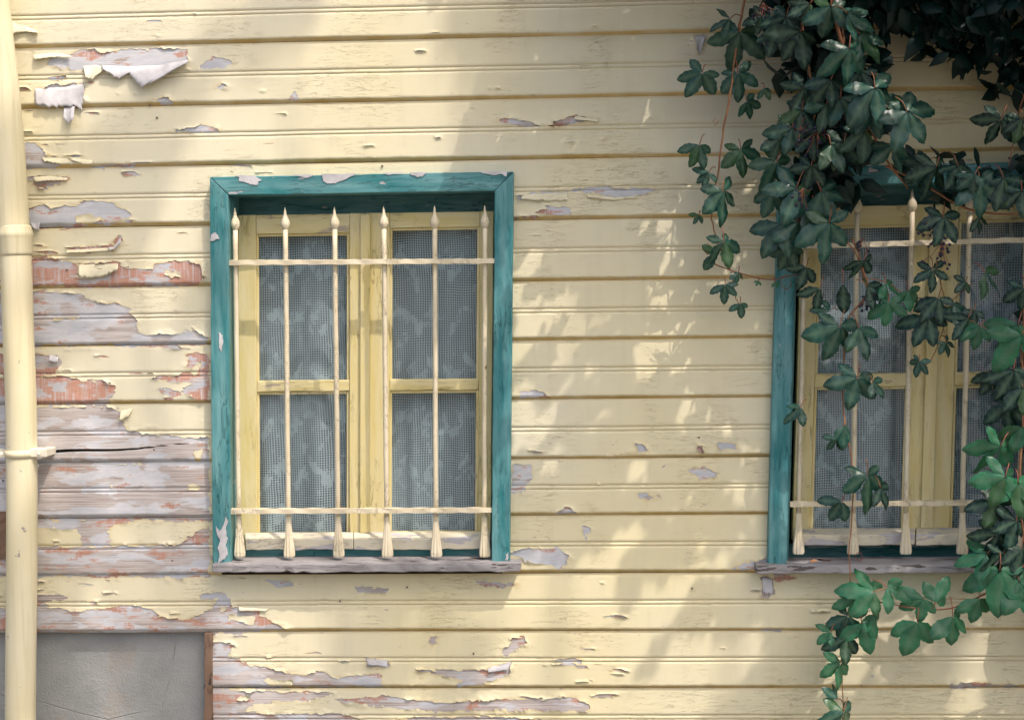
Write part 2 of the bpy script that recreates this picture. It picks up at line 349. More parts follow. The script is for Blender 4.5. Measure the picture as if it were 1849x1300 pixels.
# bare patches, photo pixels on the wall face
PATCH = [
 [(17,40),(30,41),(45,47),(66,57),(60,60),(17,56)],
 [(78,118),(100,104),(125,101),(150,90),(172,88),(174,94),(210,93),(245,88),(337,87),(339,112),(300,126),(225,129),(180,126),(150,131),(120,122)],
 [(370,113),(385,99),(412,108),(423,117),(405,125),(385,122),(360,125)],
 [(63,158),(100,157),(130,151),(156,148),(152,191),(63,194)],
 [(320,236),(345,232),(362,226),(380,228),(398,236),(397,241),(372,242),(350,238)],
 [(36,262),(60,260),(78,267),(80,285),(105,290),(114,297),(95,303),(36,301)],
 [(54,335),(70,321),(85,320),(123,323),(100,333),(82,343)],
 [(40,387),(60,375),(80,370),(95,376),(120,368),(143,370),(146,365),(200,365),(212,372),(238,388),(215,400),(190,404),(150,411),(40,412)],
 [(45,464),(90,464),(110,472),(142,474),(185,475),(212,470),(216,476),(205,482),(250,488),(275,486),(285,476),(300,474),(362,474),(372,500),(360,515),(280,519),(45,519)],
 [(-20,528),(145,528),(160,540),(185,548),(210,548),(235,556),(234,566),(243,573),(246,580),(250,598),(275,605),(330,600),(352,597),(376,612),(374,623),(250,627),(180,622),(-20,627)],
 [(-20,640),(85,640),(102,643),(111,655),(105,665),(100,677),(-20,678)],
 [(338,641),(358,635),(379,645),(379,722),(358,723),(328,710),(326,704),(346,692),(310,690),(276,681),(345,673),(352,665),(339,660)],
 [(-20,680),(140,680),(150,688),(190,690),(211,695),(206,720),(190,731),(-20,731)],
 [(-20,735),(210,735),(219,745),(215,755),(226,765),(228,780),(285,785),(320,788),(379,786),(379,839),(-20,839)],
 [(-20,836),(379,836),(379,940),(-20,940)],
 [(66,938),(240,938),(205,948),(192,960),(200,972),(198,986),(150,986),(145,965),(140,958),(66,952)],
 [(-20,938),(20,938),(20,990),(-20,990)],
 [(323,986),(340,970),(358,955),(379,950),(379,990)],
 [(-20,986),(379,986),(379,1042),(-20,1042)],
 [(40,1082),(95,1074),(126,1072),(126,1082),(90,1087),(65,1094),(40,1095)],
 [(-20,1098),(110,1098),(130,1104),(215,1095),(240,1094),(268,1098),(290,1111),(340,1119),(385,1098),(396,1080),(360,1077),(372,1070),(405,1072),(417,1080),(415,1093),(430,1096),(485,1097),(480,1103),(462,1108),(500,1128),(520,1133),(470,1139),(400,1144),(-20,1144)],
 [(375,1160),(405,1160),(426,1163),(410,1185),(445,1194),(450,1200),(480,1203),(495,1208),(520,1216),(550,1218),(590,1210),(604,1222),(690,1217),(690,1237),(560,1240),(480,1244),(375,1244)],
 [(662,1187),(700,1192),(700,1203),(664,1202)],
 [(755,1208),(800,1207),(830,1210),(880,1206),(923,1194),(918,1215),(880,1230),(830,1241),(822,1235),(834,1225),(780,1213)],
 [(375,1244),(520,1248),(600,1252),(560,1262),(470,1268),(430,1282),(480,1290),(600,1285),(660,1296),(560,1320),(375,1330)],
 [(600,1262),(700,1258),(800,1268),(850,1262),(960,1262),(1040,1258),(1075,1276),(1030,1284),(960,1282),(880,1280),(800,1284),(700,1276)],
 [(690,1300),(800,1292),(960,1296),(1000,1310),(700,1320)],
 [(938,353),(960,347),(1000,347),(1050,340),(1090,337),(1150,342),(1183,344),(1140,354),(1120,357),(1080,350),(1030,348),(980,354),(940,359)],
 [(970,383),(1000,375),(1025,371),(1035,380),(1030,388),(1010,392),(985,388)],
 [(928,392),(960,390),(985,394),(960,397),(928,397)],
 [(940,707),(958,703),(980,708),(990,716),(940,717)],
 [(1147,800),(1167,799),(1165,809),(1178,818),(1100,821),(1130,817),(1150,815)],
 [(1298,799),(1330,801),(1326,809),(1302,809)], [(1256,800),(1270,806),(1268,815),(1258,812)],
 [(1245,846),(1270,844),(1296,853),(1290,862),(1265,863),(1250,853)],
 [(1152,892),(1165,889),(1180,896),(1196,891),(1190,899),(1165,906)],
 [(1003,926),(1025,914),(1043,926)], [(925,838),(955,840),(961,860),(945,888),(925,888)],
 [(920,997),(950,990),(1010,989),(1026,1005),(1018,1020),(1010,1029),(985,1016),(950,1009),(920,1001)],
 [(1050,947),(1064,952),(1062,976),(1055,973)], [(1325,1026),(1345,1015),(1386,1003),(1392,1020),(1360,1029)],
 [(890,219),(930,216),(985,228),(1010,218),(1040,209),(1080,217),(1040,224),(1020,227),(990,231)],
 [(525,180),(532,164),(539,180)], [(1255,66),(1273,66),(1267,90),(1260,105)],
 [(1713,1235),(1760,1231),(1830,1237),(1842,1241),(1780,1242),(1718,1241)],
 [(1376,1040),(1394,1044),(1397,1072),(1378,1076)], [(1370,1138),(1400,1134),(1420,1141)],
 [(480,1047),(530,1052),(570,1050),(540,1058),(505,1060)], [(860,1050),(925,1052),(940,1058),(900,1064)],
 [(925,1152),(945,1150),(950,1160),(930,1172),(915,1182),(905,1178)], [(775,1155),(786,1150),(790,1162),(780,1168)],
 [(270,182),(300,178),(322,186),(300,190)], [(385,158),(402,152),(410,156),(396,164)],
 [(128,285),(142,283),(168,290),(150,292)], [(120,448),(195,444),(215,428),(219,432),(205,450),(150,456)],
 [(300,700),(330,708),(312,716),(280,706)], [(640,1060),(700,1064),(690,1069),(650,1068)],
 [(1005,1192),(1060,1188),(1050,1196)], [(1395,1032),(1440,1045),(1400,1050)],
]
ISLAND = [ [(138,392),(165,389),(190,395),(188,402),(160,404),(140,401)], [(142,479),(205,482),(213,488),(190,500),(160,502),(142,500)],
 [(295,492),(330,491),(330,497),(300,499)], [(66,955),(140,955),(146,965),(148,980),(120,984),(66,978)],
 [(412,1108),(440,1107),(463,1112),(458,1124),(430,1122),(412,1118)], [(97,572),(145,570),(145,577),(100,579)],
 [(398,1094),(408,1093),(409,1104),(400,1104)], [(200,736),(379,736),(379,784),(230,780),(220,750)],
 [(345,660),(362,655),(356,676),(345,684)], [(350,815),(366,812),(366,834),(352,834)], [(200,875),(228,877),(228,880),(200,880)],
 [(335,875),(352,872),(364,880),(362,884),(338,883)], [(480,1228),(530,1224),(525,1236),(490,1238)],
 [(430,1258),(450,1255),(445,1264),(425,1266)], [(500,1280),(560,1276),(550,1286),(505,1290)], [(690,1214),(780,1214),(815,1224),(800,1240),(694,1240)] ]
def w2(poly): return np.array([(at(x, y).x, at(x, y).z) for x, y in poly])
PATCH = [[(x if x > -20 else -70 - (y * 37 + k * 53) % 150, y) for x, y in p] for k, p in enumerate(PATCH)]
PW = [w2(p) for p in PATCH]; IWD = [w2(p) for p in ISLAND]
def sdpoly(P, X, Z):
    """signed distance, negative inside"""
    d = np.full(X.shape, 1e9); ins = np.zeros(X.shape, bool); n = len(P)
    for i in range(n):
        ax, az = P[i]; bx, bz = P[(i + 1) % n]; ex, ez = bx - ax, bz - az
        t = np.clip(((X - ax) * ex + (Z - az) * ez) / (ex * ex + ez * ez + 1e-12), 0, 1)
        d = np.minimum(d, (X - ax - t * ex) ** 2 + (Z - az - t * ez) ** 2)
        c = ((az > Z) != (bz > Z)) & (X < ex * (Z - az) / (ez if abs(ez) > 1e-9 else 1e-9) + ax); ins ^= c
    d = np.sqrt(d)
    return np.where(ins, -d, d)
XF0, XF1 = at(-30, 650).x, at(1870, 650).x
def peel_field(X, Z, px, py):
    d = np.full(X.shape, .09)
    lo, hi = Z.min() - .05, Z.max() + .05; xa, xb = X.min() - .05, X.max() + .05
    def near(P): return P[:, 1].max() > lo and P[:, 1].min() < hi and P[:, 0].max() > xa and P[:, 0].min() < xb
    for P in PW:
        if near(P): d = np.minimum(d, sdpoly(P, X, Z))
    for P in IWD:
        if near(P): d = np.maximum(d, -sdpoly(P, X, Z))
    n = fbm(X * 22, Z * 48, 3, 4) - .5
    nf = fbm(X * 70, Z * 160, 31, 3) - .5
    nq = fbm(X * 150, Z * 260, 63, 2) - .5
    d = d + n * .020 + nf * .016 + nq * .008
    dp_ = d.copy()
    # scattered chips, many near the gutter pipe, few elsewhere
    wear = np.clip(.30 - px / 2200.0, .0, .3) + np.clip((py - 1000) / 1500, 0, .15) * (px < 1150) + .045
    c = fbm(X * 9, Z * 75, 77, 4); ex = fbm(X * 2.3 + 4, Z * 4, 55, 3)
    ch_ = (.855 - wear * .34 - (ex - .5) * .22 - c) * .05 + .0002
    return np.minimum(d, ch_), np.minimum(dp_, ch_ * 9)

def clip_grid(V, sd, keep, nx, nz):
    """faces of an nx x nz vertex grid, cut along sd = 0 (sd > 0 kept); returns vertices, faces, and per-vertex source weights"""
    idx = np.arange(nx * nz).reshape(nz, nx)
    a, b, c, d = idx[:-1, :-1], idx[:-1, 1:], idx[1:, 1:], idx[1:, :-1]
    q = np.stack([a, b, c, d], -1).reshape(-1, 4)
    if keep is not None: q = q[keep.reshape(-1)]
    pos = sd[q] > 0; k = pos.sum(1)
    faces = [tuple(f) for f in q[k == 4].tolist()]
    new, key = [], {}
    base = nx * nz
    def cut(i, j):
        kk = (i, j) if i < j else (j, i)
        if kk not in key:
            i0, j0 = kk; t = sd[i0] / (sd[i0] - sd[j0]); t = min(max(t, .02), .98)
            key[kk] = base + len(new); new.append((i0, j0, t))
        return key[kk]
    for f in q[(k > 0) & (k < 4)].tolist():
        for tri in ((f[0], f[1], f[2]), (f[0], f[2], f[3])):
            out = []
            for m in range(3):
                i, j = tri[m], tri[(m + 1) % 3]
                if sd[i] > 0: out.append(i)
                if (sd[i] > 0) != (sd[j] > 0): out.append(cut(i, j))
            if len(out) >= 3: faces.append(tuple(out))
    return faces, new

def profile():
    """(depth below the board's top, y offset, lap amount) down a board's face"""
    s = [(0.0, .0045), (.006, .0040)]
    z = .011
    while z < HB / 2 - .0125: s.append((z, None)); z += .0052
    for o, dy in ((-.0080, 0), (-.0069, .0022), (-.0057, .0022), (-.0046, 0), (0, -.0003), (.0046, 0), (.0057, .0022), (.0069, .0022), (.0080, 0)):
        s.append((HB / 2 + o, ('g', dy)))
    z = HB / 2 + .0145
    while z < HB - .0155: s.append((z, None)); z += .0052
    s += [(HB - .0125, None), (HB - .0105, ('g', .0012)), (HB - .0080, ('g', .0040)), (HB - .004, ('g', .0085)), (HB + .001, ('g', .0130))]
    out = []
    for z, y in s:
        yb = .0040 - .0095 * z / HB
        if isinstance(y, tuple): yb += y[1]
        elif y is not None: yb = y
        out.append((z, yb))
    return out
PROF = profile()
house = empty('house_wall', (0, 0, 0)); tag(house, 'pale yellow lapped board wall of an old house, its paint peeling', 'wall')
# window openings in the wall: photo-pixel lines
def opening(xl, xr):   # each: ((x_top, y_top), (x_bottom, y_bottom))
    (a, b), (c, d) = xl, xr
    A, B, Cc, D = at(*a), at(*b), at(*c), at(*d)
    return lambda Z: (A.x + (B.x - A.x) * (Z - A.z) / (B.z - A.z), Cc.x + (D.x - Cc.x) * (Z - Cc.z) / (D.z - Cc.z))
OP1 = opening(((392, 320), (397, 1030)), ((914, 310), (908, 1025)))
OP2 = opening(((1424, 300), (1404, 1030)), ((1948, 290), (1926, 1025)))
ZO1, ZO2 = at(650, 330).z, at(650, 1028).z

def board(row, x0, x1, red=0.0, brown=0.0, crack=None, fine=True):
    zt = zline(row - 1); h = zt - zline(row)
    fx0, fx1 = max(x0, XF0), min(x1, XF1)
    xs = []
    if x0 < fx0: xs += list(np.arange(x0, fx0 - .01, .05))
    if fine and fx1 > fx0: xs += list(np.arange(fx0, fx1, .0052))
    else: xs += list(np.arange(max(x0, fx0), max(fx1, fx0), .05))
    if x1 > fx1: xs += list(np.arange(max(fx1, x0) + .01, x1, .05))
    xs.append(x1); xs = np.unique(np.array(xs))
    pz = np.array([p[0] for p in PROF]) / HB * h; py_ = np.array([p[1] for p in PROF])
    nx, nz = len(xs), len(pz)
    X = np.tile(xs, (nz, 1)); Zr = np.tile(pz[:, None], (1, nx))
    wav = (vnoise(xs * 1.3, xs * 0 + row, 5) - .5) * .0048 + (vnoise(xs * 7, xs * 0 + row, 6) - .5) * .0018 + (fbm(xs * 40, xs * 0 + row, 8, 2) - .5) * .0016      # laps are not ruler-straight
    Z = zt - Zr + wav[None, :] * np.clip(Zr / h, 0, 1)
    bulge = (vnoise(X * 1.3, Z * 2 + row, 9) - .5) * .003
    lipn = (fbm(X * 30, Z * 0 + row, 12, 3) - .5) * .0045 * (Zr > h - .012)
    Y = np.tile(py_[:, None], (1, nx)) + bulge + np.abs(lipn)
    # screen-size estimates for the wear field
    t = 4.547
    px = 924 + (X + .217) / .001816; py = 83 + (ZL[0] - Z) / .001818
    cz = .5 * (Z[:-1, :-1] + Z[1:, 1:]); cx = .5 * (X[:-1, :-1] + X[1:, 1:])
    keep = np.ones(cz.shape, bool)
    for OP in (OP1, OP2):
        l, r = OP(cz); keep &= ~((cx > l) & (cx < r) & (cz < ZO1) & (cz > ZO2))
    # wood
    b_me = bpy.data.meshes.new('board')
    V = np.stack([X, Y, Z], -1).reshape(-1, 3)
    sd = np.ones(nx * nz)
    if crack is not None: sd = (np.abs(Z - crack(X)[0]) - crack(X)[1]).reshape(-1)
    faces, new = clip_grid(V, sd, keep, nx, nz)
    VV = V
    if new:
        i, j, tt = np.array([n[0] for n in new]), np.array([n[1] for n in new]), np.array([n[2] for n in new])[:, None]
        VV = np.concatenate([V, V[i] * (1 - tt) + V[j] * tt])
    b = finish(b_me, VV, faces, None); o = link('board', b_me, M['bare'], house, True)
    o['redness'] = float(red); o['brownness'] = float(brown)
    # paint film with the peeled areas left out, its edges lifting
    sdp, sdl = peel_field(X, Z, px, py)
    if crack is not None: sdp = np.minimum(sdp, np.abs(Z - crack(X)[0]) - crack(X)[1])
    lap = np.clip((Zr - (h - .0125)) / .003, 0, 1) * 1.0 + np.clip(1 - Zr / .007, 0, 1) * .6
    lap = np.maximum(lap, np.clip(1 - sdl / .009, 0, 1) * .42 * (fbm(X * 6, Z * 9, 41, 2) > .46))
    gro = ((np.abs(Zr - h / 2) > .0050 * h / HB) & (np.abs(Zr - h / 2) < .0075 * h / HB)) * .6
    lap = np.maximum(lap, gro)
    ln = np.clip(fbm(X * 26, Z * 30, 21, 3) - .42, 0, 1) * 2.6
    lift = .0009 + np.exp(-np.clip(sdl, 0, 1) / .006) * ln * .008
    lift *= np.clip((h - Zr) / .012, .15, 1) * np.clip(Zr / .01, .25, 1)
    VP = np.stack([X, Y - .0003 - lift, Z], -1).reshape(-1, 3)
    sdf = sdp.reshape(-1)
    faces, new = clip_grid(VP, sdf, keep, nx, nz)
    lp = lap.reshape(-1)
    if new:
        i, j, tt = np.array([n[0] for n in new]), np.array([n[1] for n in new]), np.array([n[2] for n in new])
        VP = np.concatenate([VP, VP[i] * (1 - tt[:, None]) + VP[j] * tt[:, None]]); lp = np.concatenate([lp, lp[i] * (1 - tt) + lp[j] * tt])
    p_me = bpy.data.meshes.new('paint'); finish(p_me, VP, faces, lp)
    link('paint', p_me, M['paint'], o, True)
    return o
def finish(me, V, faces, lap):
    used = np.zeros(len(V), bool)
    flat = np.fromiter((i for f in faces for i in f), dtype=np.int64, count=sum(len(f) for f in faces))
    used[flat] = True; remap = np.cumsum(used) - 1
    V = V[used]; flat = remap[flat]
    ln = np.fromiter((len(f) for f in faces), dtype=np.int64, count=len(faces))
    me.vertices.add(len(V)); me.vertices.foreach_set('co', V.astype(np.float32).reshape(-1))
    me.loops.add(len(flat)); me.loops.foreach_set('vertex_index', flat.astype(np.int32))
    me.polygons.add(len(ln)); st = np.concatenate([[0], np.cumsum(ln)[:-1]])
    me.polygons.foreach_set('loop_start', st.astype(np.int32)); me.polygons.foreach_set('loop_total', ln.astype(np.int32))
    me.update(calc_edges=True); me.validate()
    if lap is not None:
        a = me.attributes.new('lap', 'FLOAT', 'POINT'); a.data.foreach_set('value', lap[used].astype(np.float32))

XL, XR = -3.7, 3.2
XCEM = at(383, 1220).x
cA, cB = at(60, 819), at(379, 800)
def crack7(X):
    t = np.clip((X - cA.x) / (cB.x - cA.x), -1.5, 1.2)
    c = cA.z + (cB.z - cA.z) * t + .004 * np.sin(t * 9) * (t > 0)
    hw = np.where(X < cB.x, .0046 * np.clip(1 - t, 0, 1) ** .8 + .0009, -1.0)
    return c, hw
REDN = {2: .25, 4: .55, 5: .10, 6: .50, 7: .0, 8: .08, 9: .22, 10: .28, 11: .15, 12: .2}
BRN = {2: .1, 4: .2, 5: .15, 6: .2, 7: .35, 8: .28, 9: .40, 10: .35, 11: .45, 12: .6}
BOARDS = []
for r in range(-3, 15):
    kw = dict(red=REDN.get(r, .2), brown=BRN.get(r, 0), fine=-1 <= r <= 13)
    zm = .5 * (zline(r - 1) + zline(r))
    if 4 <= r <= 9:
        l1, r1 = OP1(zm); l2, r2 = OP2(zm)
        for k, (a, b) in enumerate(((XL, l1 + .004), (r1 - .004, l2 + .004), (r2 - .004, XR))):
            kk = dict(kw)
            if k: kk['red'] = .2; kk['brown'] = 0
            if r == 7 and k == 0: kk['crack'] = crack7
            board(r, a, b, **kk)
    elif r >= 11: board(r, XCEM, XR, **kw)
    else: board(r, XL, XR, **kw)

# sheathing behind the boards, seen only through the split board
def rect_y(name, x0, x1, z0, z1, Y, mat, parent, th=.01):
    V = [(x, y, z) for y in (Y, Y + th) for x, z in ((x0, z0), (x1, z0), (x1, z1), (x0, z1))]
    return mesh(name, V, [(0, 1, 2, 3), (7, 6, 5, 4), (0, 4, 5, 1), (1, 5, 6, 2), (2, 6, 7, 3), (3, 7, 4, 0)], mat, parent)
XO1, XO2 = at(388, 650).x, at(916, 650).x; XO3, XO4 = at(1408, 650).x, at(1945, 650).x
for a, b in ((XL, XO1), (XO2, XO3), (XO4, XR)): rect_y('sheathing', a, b, zline(10) + .01, zline(-4), .024, M['sheath'], house)
for a, b in ((XO1, XO2), (XO3, XO4)):
    rect_y('sheathing', a, b, zline(10) + .01, ZO2, .024, M['sheath'], house); rect_y('sheathing', a, b, ZO1, zline(-4), .024, M['sheath'], house)
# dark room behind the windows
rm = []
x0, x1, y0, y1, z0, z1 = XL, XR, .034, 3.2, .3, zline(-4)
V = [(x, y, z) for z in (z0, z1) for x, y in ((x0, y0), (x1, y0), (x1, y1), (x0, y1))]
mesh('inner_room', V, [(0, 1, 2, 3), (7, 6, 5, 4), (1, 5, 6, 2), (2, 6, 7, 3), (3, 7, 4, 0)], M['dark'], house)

# ------------------------------------------------------------------ cement plinth and rusty trim
def prism_px(name, quad, Yf, Yb, mat, parent=None, bev=.002, sub=0, jit=0.0, seed=0):
    """box whose front face has the given photo-pixel corners (tl, tr, br, bl) on plane Yf and which runs straight back to Yb"""
    tl, tr, br, bl = [at(x, y, Yf) for x, y in quad]
    n = max(1, sub); V, Fc = [], []
    horiz = (tr - tl).length > (bl - tl).length
    rr = random.Random(seed + 11)
    for k in range(n + 1):
        t = k / n
        a, b = (tl.lerp(tr, t), bl.lerp(br, t)) if horiz else (tl.lerp(bl, t), tr.lerp(br, t))
        for p in (a, b):
            V.append(p + Vector((rr.uniform(-jit, jit), rr.uniform(-jit, jit), rr.uniform(-jit, jit))))
        V.append(Vector((b.x, Yb, b.z))); V.append(Vector((a.x, Yb, a.z)))
    for k in range(n):
        for q in range(4):
            q2 = (q + 1) % 4
            f = (4 * k + q, 4 * k + q2, 4 * k + 4 + q2, 4 * k + 4 + q)
            Fc.append(f if horiz else f[::-1])
    a, b = (0, 1, 2, 3), tuple(4 * n + q for q in range(4))
    Fc.append(a[::-1] if horiz else a); Fc.append(b if horiz else b[::-1])
    o = mesh(name, V, Fc, mat, parent)
    if bev: bevel(o, bev)
    return o
zc = zline(10) + .004
cem = rect_y('cement_plinth', XL, XCEM - .02, 0.0, zc, .035, M['cement'], None, .2)
tag(cem, 'rough grey cement panel at the foot of the wall beside the drainpipe', 'cement panel')
base = rect_y('cement_footing', XCEM - .019, XR, 0.0, zline(14) + .004, .012, M['cement'], None, .2)
tag(base, 'grey cement footing under the lowest yellow boards', 'footing')
prism_px('corner_strip', [(369, 1143), (384, 1143), (383, 1345), (368, 1345)], -.006, .06, M['trim'], house, .002, 14, .0016)
# ends of rough brown framing left of the pipe
prism_px('broken_stud', [(-14, 925), (12, 922), (12, 1008), (-14, 1010)], -.012, .02, M['trim'], house, .002, 8, .003, 4)

# ------------------------------------------------------------------ windows
def build_window(x, lab, flip):
    """x: dict of photo-pixel lines of this window. vertical line: value at y=650 plus slope; horizontal: value at x=xm plus slope"""
    root = empty('window', at(x['cx'], 1030, 0)); tag(root, lab, 'window')
    vs = x['vs']; hs = x['hs']; xm = x['cx']
    def vl(v, y): return v + vs(v) * (y - 650)
    def hl(h, xx): return h + hs(h) * (xx - xm)
    def pt(v, h):
        y = h
        for _ in range(2): xx = vl(v, y); y = hl(h, xx)
        return (vl(v, y), y)
    def quad(v0, v1, h0, h1): return [pt(v0, h0), pt(v1, h0), pt(v1, h1), pt(v0, h1)]
    L, R, T, B = x['L'], x['R'], x['T'], x['B']; cwL, cwR, cwT = x['cw']
    il, ir, it = L + cwL, R - cwR, T + cwT
    # casing, mitred at the top corners
    def casing(q, sub, mat, seed):
        return prism_px('casing', q, -.040, .012, mat, root, .003, sub, .0011, seed)
    casing([pt(L, T), pt(il, it), pt(il, B), pt(L, B)], 26, M['teal'], 1)
    casing([pt(ir, it), pt(R, T), pt(R, B), pt(ir, B)], 26, M['teal'], 2)
    casing([pt(L + .6, T), pt(R - .6, T), pt(ir - .6, it), pt(il + .6, it)], 22, M['teal_top'], 3)
    # jambs and head, running back from the casing
    prism_px('jamb', quad(il - 7, il + x['jl'], T + 10, B + 4), .013, .10, M['teal'], root, .002)
    prism_px('jamb', quad(ir - 1, ir + 8, T + 10, B + 4), .013, .10, M['teal'], root, .002)
    prism_px('head_board', quad(il - 6, ir + 6, T + 8, x['st'] + 6), .150, .17, M['teal_top'], root, .002)
    prism_px('head_jamb', quad(il - 6, ir + 6, T + 6, it + 2), .0135, .149, M['teal_top'], root, .002)
    # sub sill and sill
    prism_px('sub_sill', quad(il - 6, ir + 6, x['sb'] - 4, B), x.get('sub', .056), .16, M['teal_top'], root, .002)
    sl_ = prism_px('sill', [pt(L + x['sx'][0], B - 7), pt(R + x['sx'][1], B - 7), pt(R + x['sx'][1], B + 9), pt(L + x['sx'][0], B + 9)], -.068, .058, M['sill'], root, .004, 40, .0022, 5)
    # casements
    ST, SB = x['st'], x['sb']
    for s in x['sashes']:
        sa = empty('sash', at(.5 * (s['l'] + s['r']), SB, .075), root)
        gl, gr = s['g']
        prism_px('stile', quad(s['l'], gl, ST + 1, SB - 10), .070, .105, M['sash'], sa, .0025, 12, .0005, 1)
        prism_px('stile', quad(gr, s['r'], ST + 1, SB - 10), .070, .105, M['sash'], sa, .0025, 12, .0005, 2)
        prism_px('rail', quad(gl + .3, gr - .3, ST + 1.5, s['gt']), .0705, .1045, M['rail'], sa, .0025, 8, .0005, 3)
        prism_px('rail', quad(gl + .3, gr - .3, x['mt'], x['mb']), .0715, .1045, M['rail'], sa, .003, 10, .0013, 4)
        prism_px('rail', quad(gl + .3, gr - .3, s['gb'], SB - 9), .0705, .1045, M['rail'], sa, .0025, 8, .0005, 5)
        for a, b in ((s['gt'], x['mt']), (x['mb'], s['gb'])):
            # putty bead round each pane, then the pane
            for qq in (quad(gl, gl + 5, a, b), quad(gr - 5, gr, a, b), quad(gl + 5, gr - 5, a, a + 5)):
                prism_px('putty_bead', qq, .079, .086, M['sash'], sa, .002, 0)
            prism_px('pane', quad(gl - 2, gr + 2, a - 2, b + 2), .088, .0905, M['glass'], sa, 0)
        # sloped drip ledge at the foot of the casement
        a0, a1 = s['ledge']
        A, Bq = pt(a0, SB - 32), pt(a1, SB - 32); Cq, D = pt(a1, SB - 19), pt(a0, SB - 19); E_, G = pt(a1, SB), pt(a0, SB)
        P = [at(*A, .069), at(*Bq, .069), at(*Cq, .024), at(*D, .024), at(*E_, .026), at(*G, .026)]
        Vv = []; Ff = []; n = 16; rr = random.Random(len(lab) + int(a0))
        for k in range(n + 1):
            t = k / n; j = lambda q=.0022: Vector((0, rr.uniform(-q, q), rr.uniform(-q, q)))
            p0, p1, p2 = P[0].lerp(P[1], t), P[3].lerp(P[2], t) + j(), P[5].lerp(P[4], t) + j()
            Vv += [p0, p1, p2, Vector((p2.x, .069, p2.z))]
        for k in range(n):
            for q in range(4):
                q2 = (q + 1) % 4; Ff.append((4 * k + q, 4 * k + q2, 4 * k + 4 + q2, 4 * k + 4 + q)[::-1])
        Ff += [(0, 1, 2, 3), tuple(4 * n + q for q in (3, 2, 1, 0))]
        bevel(mesh('drip_ledge', Vv, Ff, M['ledge'], sa), .003)
    prism_px('meeting_strip', quad(x['as'][0], x['as'][1], ST + 3, SB - 30), .058, .0695, M['sash'], root, .003, 10, .0005, 7)
    for q in x.get('bare', ()):
        rq = random.Random(int(q[0][0])); q2 = []
        for i in range(len(q)):      # ragged outline
            (ax, ay), (bx, by) = q[i], q[(i + 1) % len(q)]
            for t_ in (0, .33, .66): q2.append((ax + (bx - ax) * t_ + rq.uniform(-1.3, 1.3), ay + (by - ay) * t_ + rq.uniform(-.9, .9)))
        q = q2
        n = len(q); o = mesh('bare_patch', [at(a, b, -.0424) for a, b in q], [tuple(range(n))[::-1]], M['primer'], root)
        m = o.modifiers.new('thick', 'SOLIDIFY'); m.thickness = .0012; m.offset = 0
    return pt

lerp = lambda a, b, t: a + (b - a) * t
W1 = dict(cx=650, L=381, R=924, T=315, B=1024, cw=(33, 33, 34), jl=8, st=384, sb=992, mt=686, mb=706, sx=(-1, 20), as_=None,
    vs=lambda v: lerp(.007, -.0098, (v - 381) / 543), hs=lambda h: lerp(-.018, -.003, (h - 315) / 715),
    sashes=[dict(l=431, r=659, g=(463, 631), gt=420, gb=963, ledge=(441, 638)), dict(l=660, r=889, g=(703, 865), gt=413, gb=961, ledge=(639, 888))])
W1['as'] = (650, 668)
W1['bare'] = [[(421,317.5),(431,320),(433,327),(443,329),(451,333),(464,335),(467,329),(473,325),(462,320),(462,317)], [(580,314.5),(584,328),(595,332),(606,331),(613,328),(626,323),(640,316),(640,313.5)], [(738,311.5),(744,317),(756,320),(762,318),(770,312),(769,311)],
 [(860,309.5),(872,313),(889,317),(905,315),(914,318),(918,309)], [(520,315.8),(540,318),(556,322),(560,319),(566,315.2)], [(690,312.5),(700,316),(716,314),(730,312)], [(381,424),(388,420),(393,424),(396,430),(388,434),(381,436)],
 [(390,950),(396,958),(402,954),(408,934),(412,940),(407,956),(411,972),(408,984),(412,1000),(406,1008),(400,1012),(392,1018),(396,1004),(393,990),(398,976),(393,966)], [(396,600),(401,606),(403,620),(399,636),(395,622)], [(914,1000),(919,996),(917,1012),(912,1010)]]
W2 = dict(cx=1665, L=1397, R=1945, T=297, B=1026, cw=(34, 34, 34), jl=3, st=368, sb=984, mt=673, mb=697, sx=(-20, 20),
    vs=lambda v: lerp(-.0286, -.034, (v - 1397) / 548), hs=lambda h: lerp(-.024, -.004, (h - 297) / 735),
    sashes=[dict(l=1440, r=1682, g=(1472, 1641), gt=405, gb=958, ledge=(1446, 1662)), dict(l=1683, r=1916, g=(1724, 1885), gt=400, gb=956, ledge=(1664, 1908))])
W2['sub'] = .14; W2['as'] = (1672, 1694)
pt1 = build_window(W1, 'teal framed window with yellow casements in full view, left of the creeper', False)
pt2 = build_window(W2, 'teal framed window with yellow casements half hidden behind the green creeper', True)

# ------------------------------------------------------------------ lace curtains
def curtain(name, quad, Y, lab, seed):
    tl, tr, br, bl = [at(x, y, Y) for x, y in quad]
    nx, nz = 120, 50; V, Fc = [], []
    for j in range(nz + 1):
        for i in range(nx + 1):
            u, v = i / nx, j / nz
            p = tl.lerp(tr, u).lerp(bl.lerp(br, u), v)
            a = .35 + .65 * v
            d = .015 * math.sin(u * 31 + seed + 1.2 * math.sin(v * 2 + seed)) * a + .007 * math.sin(u * 67 + 2 * seed + v) * a + .004 * math.sin(v * 5 + u * 9)
            V.append((p.x, p.y + d, p.z))
    for j in range(nz):
        for i in range(nx):
            k = j * (nx + 1) + i; Fc.append((k, k + 1, k + nx + 2, k + nx + 1))
    c = tl.lerp(br, .5)
    o = mesh(name, V, Fc, M['lace'], None, True); tag(o, lab, 'curtain')
curtain('lace_curtain', [(430, 396), (895, 390), (888, 990), (432, 992)], .128, 'grey crocheted lace curtain behind the fully visible teal window', .7)
curtain('lace_curtain', [(1445, 382), (1930, 374), (1905, 985), (1432, 988)], .128, 'grey crocheted lace curtain behind the creeper-covered window', 2.9)

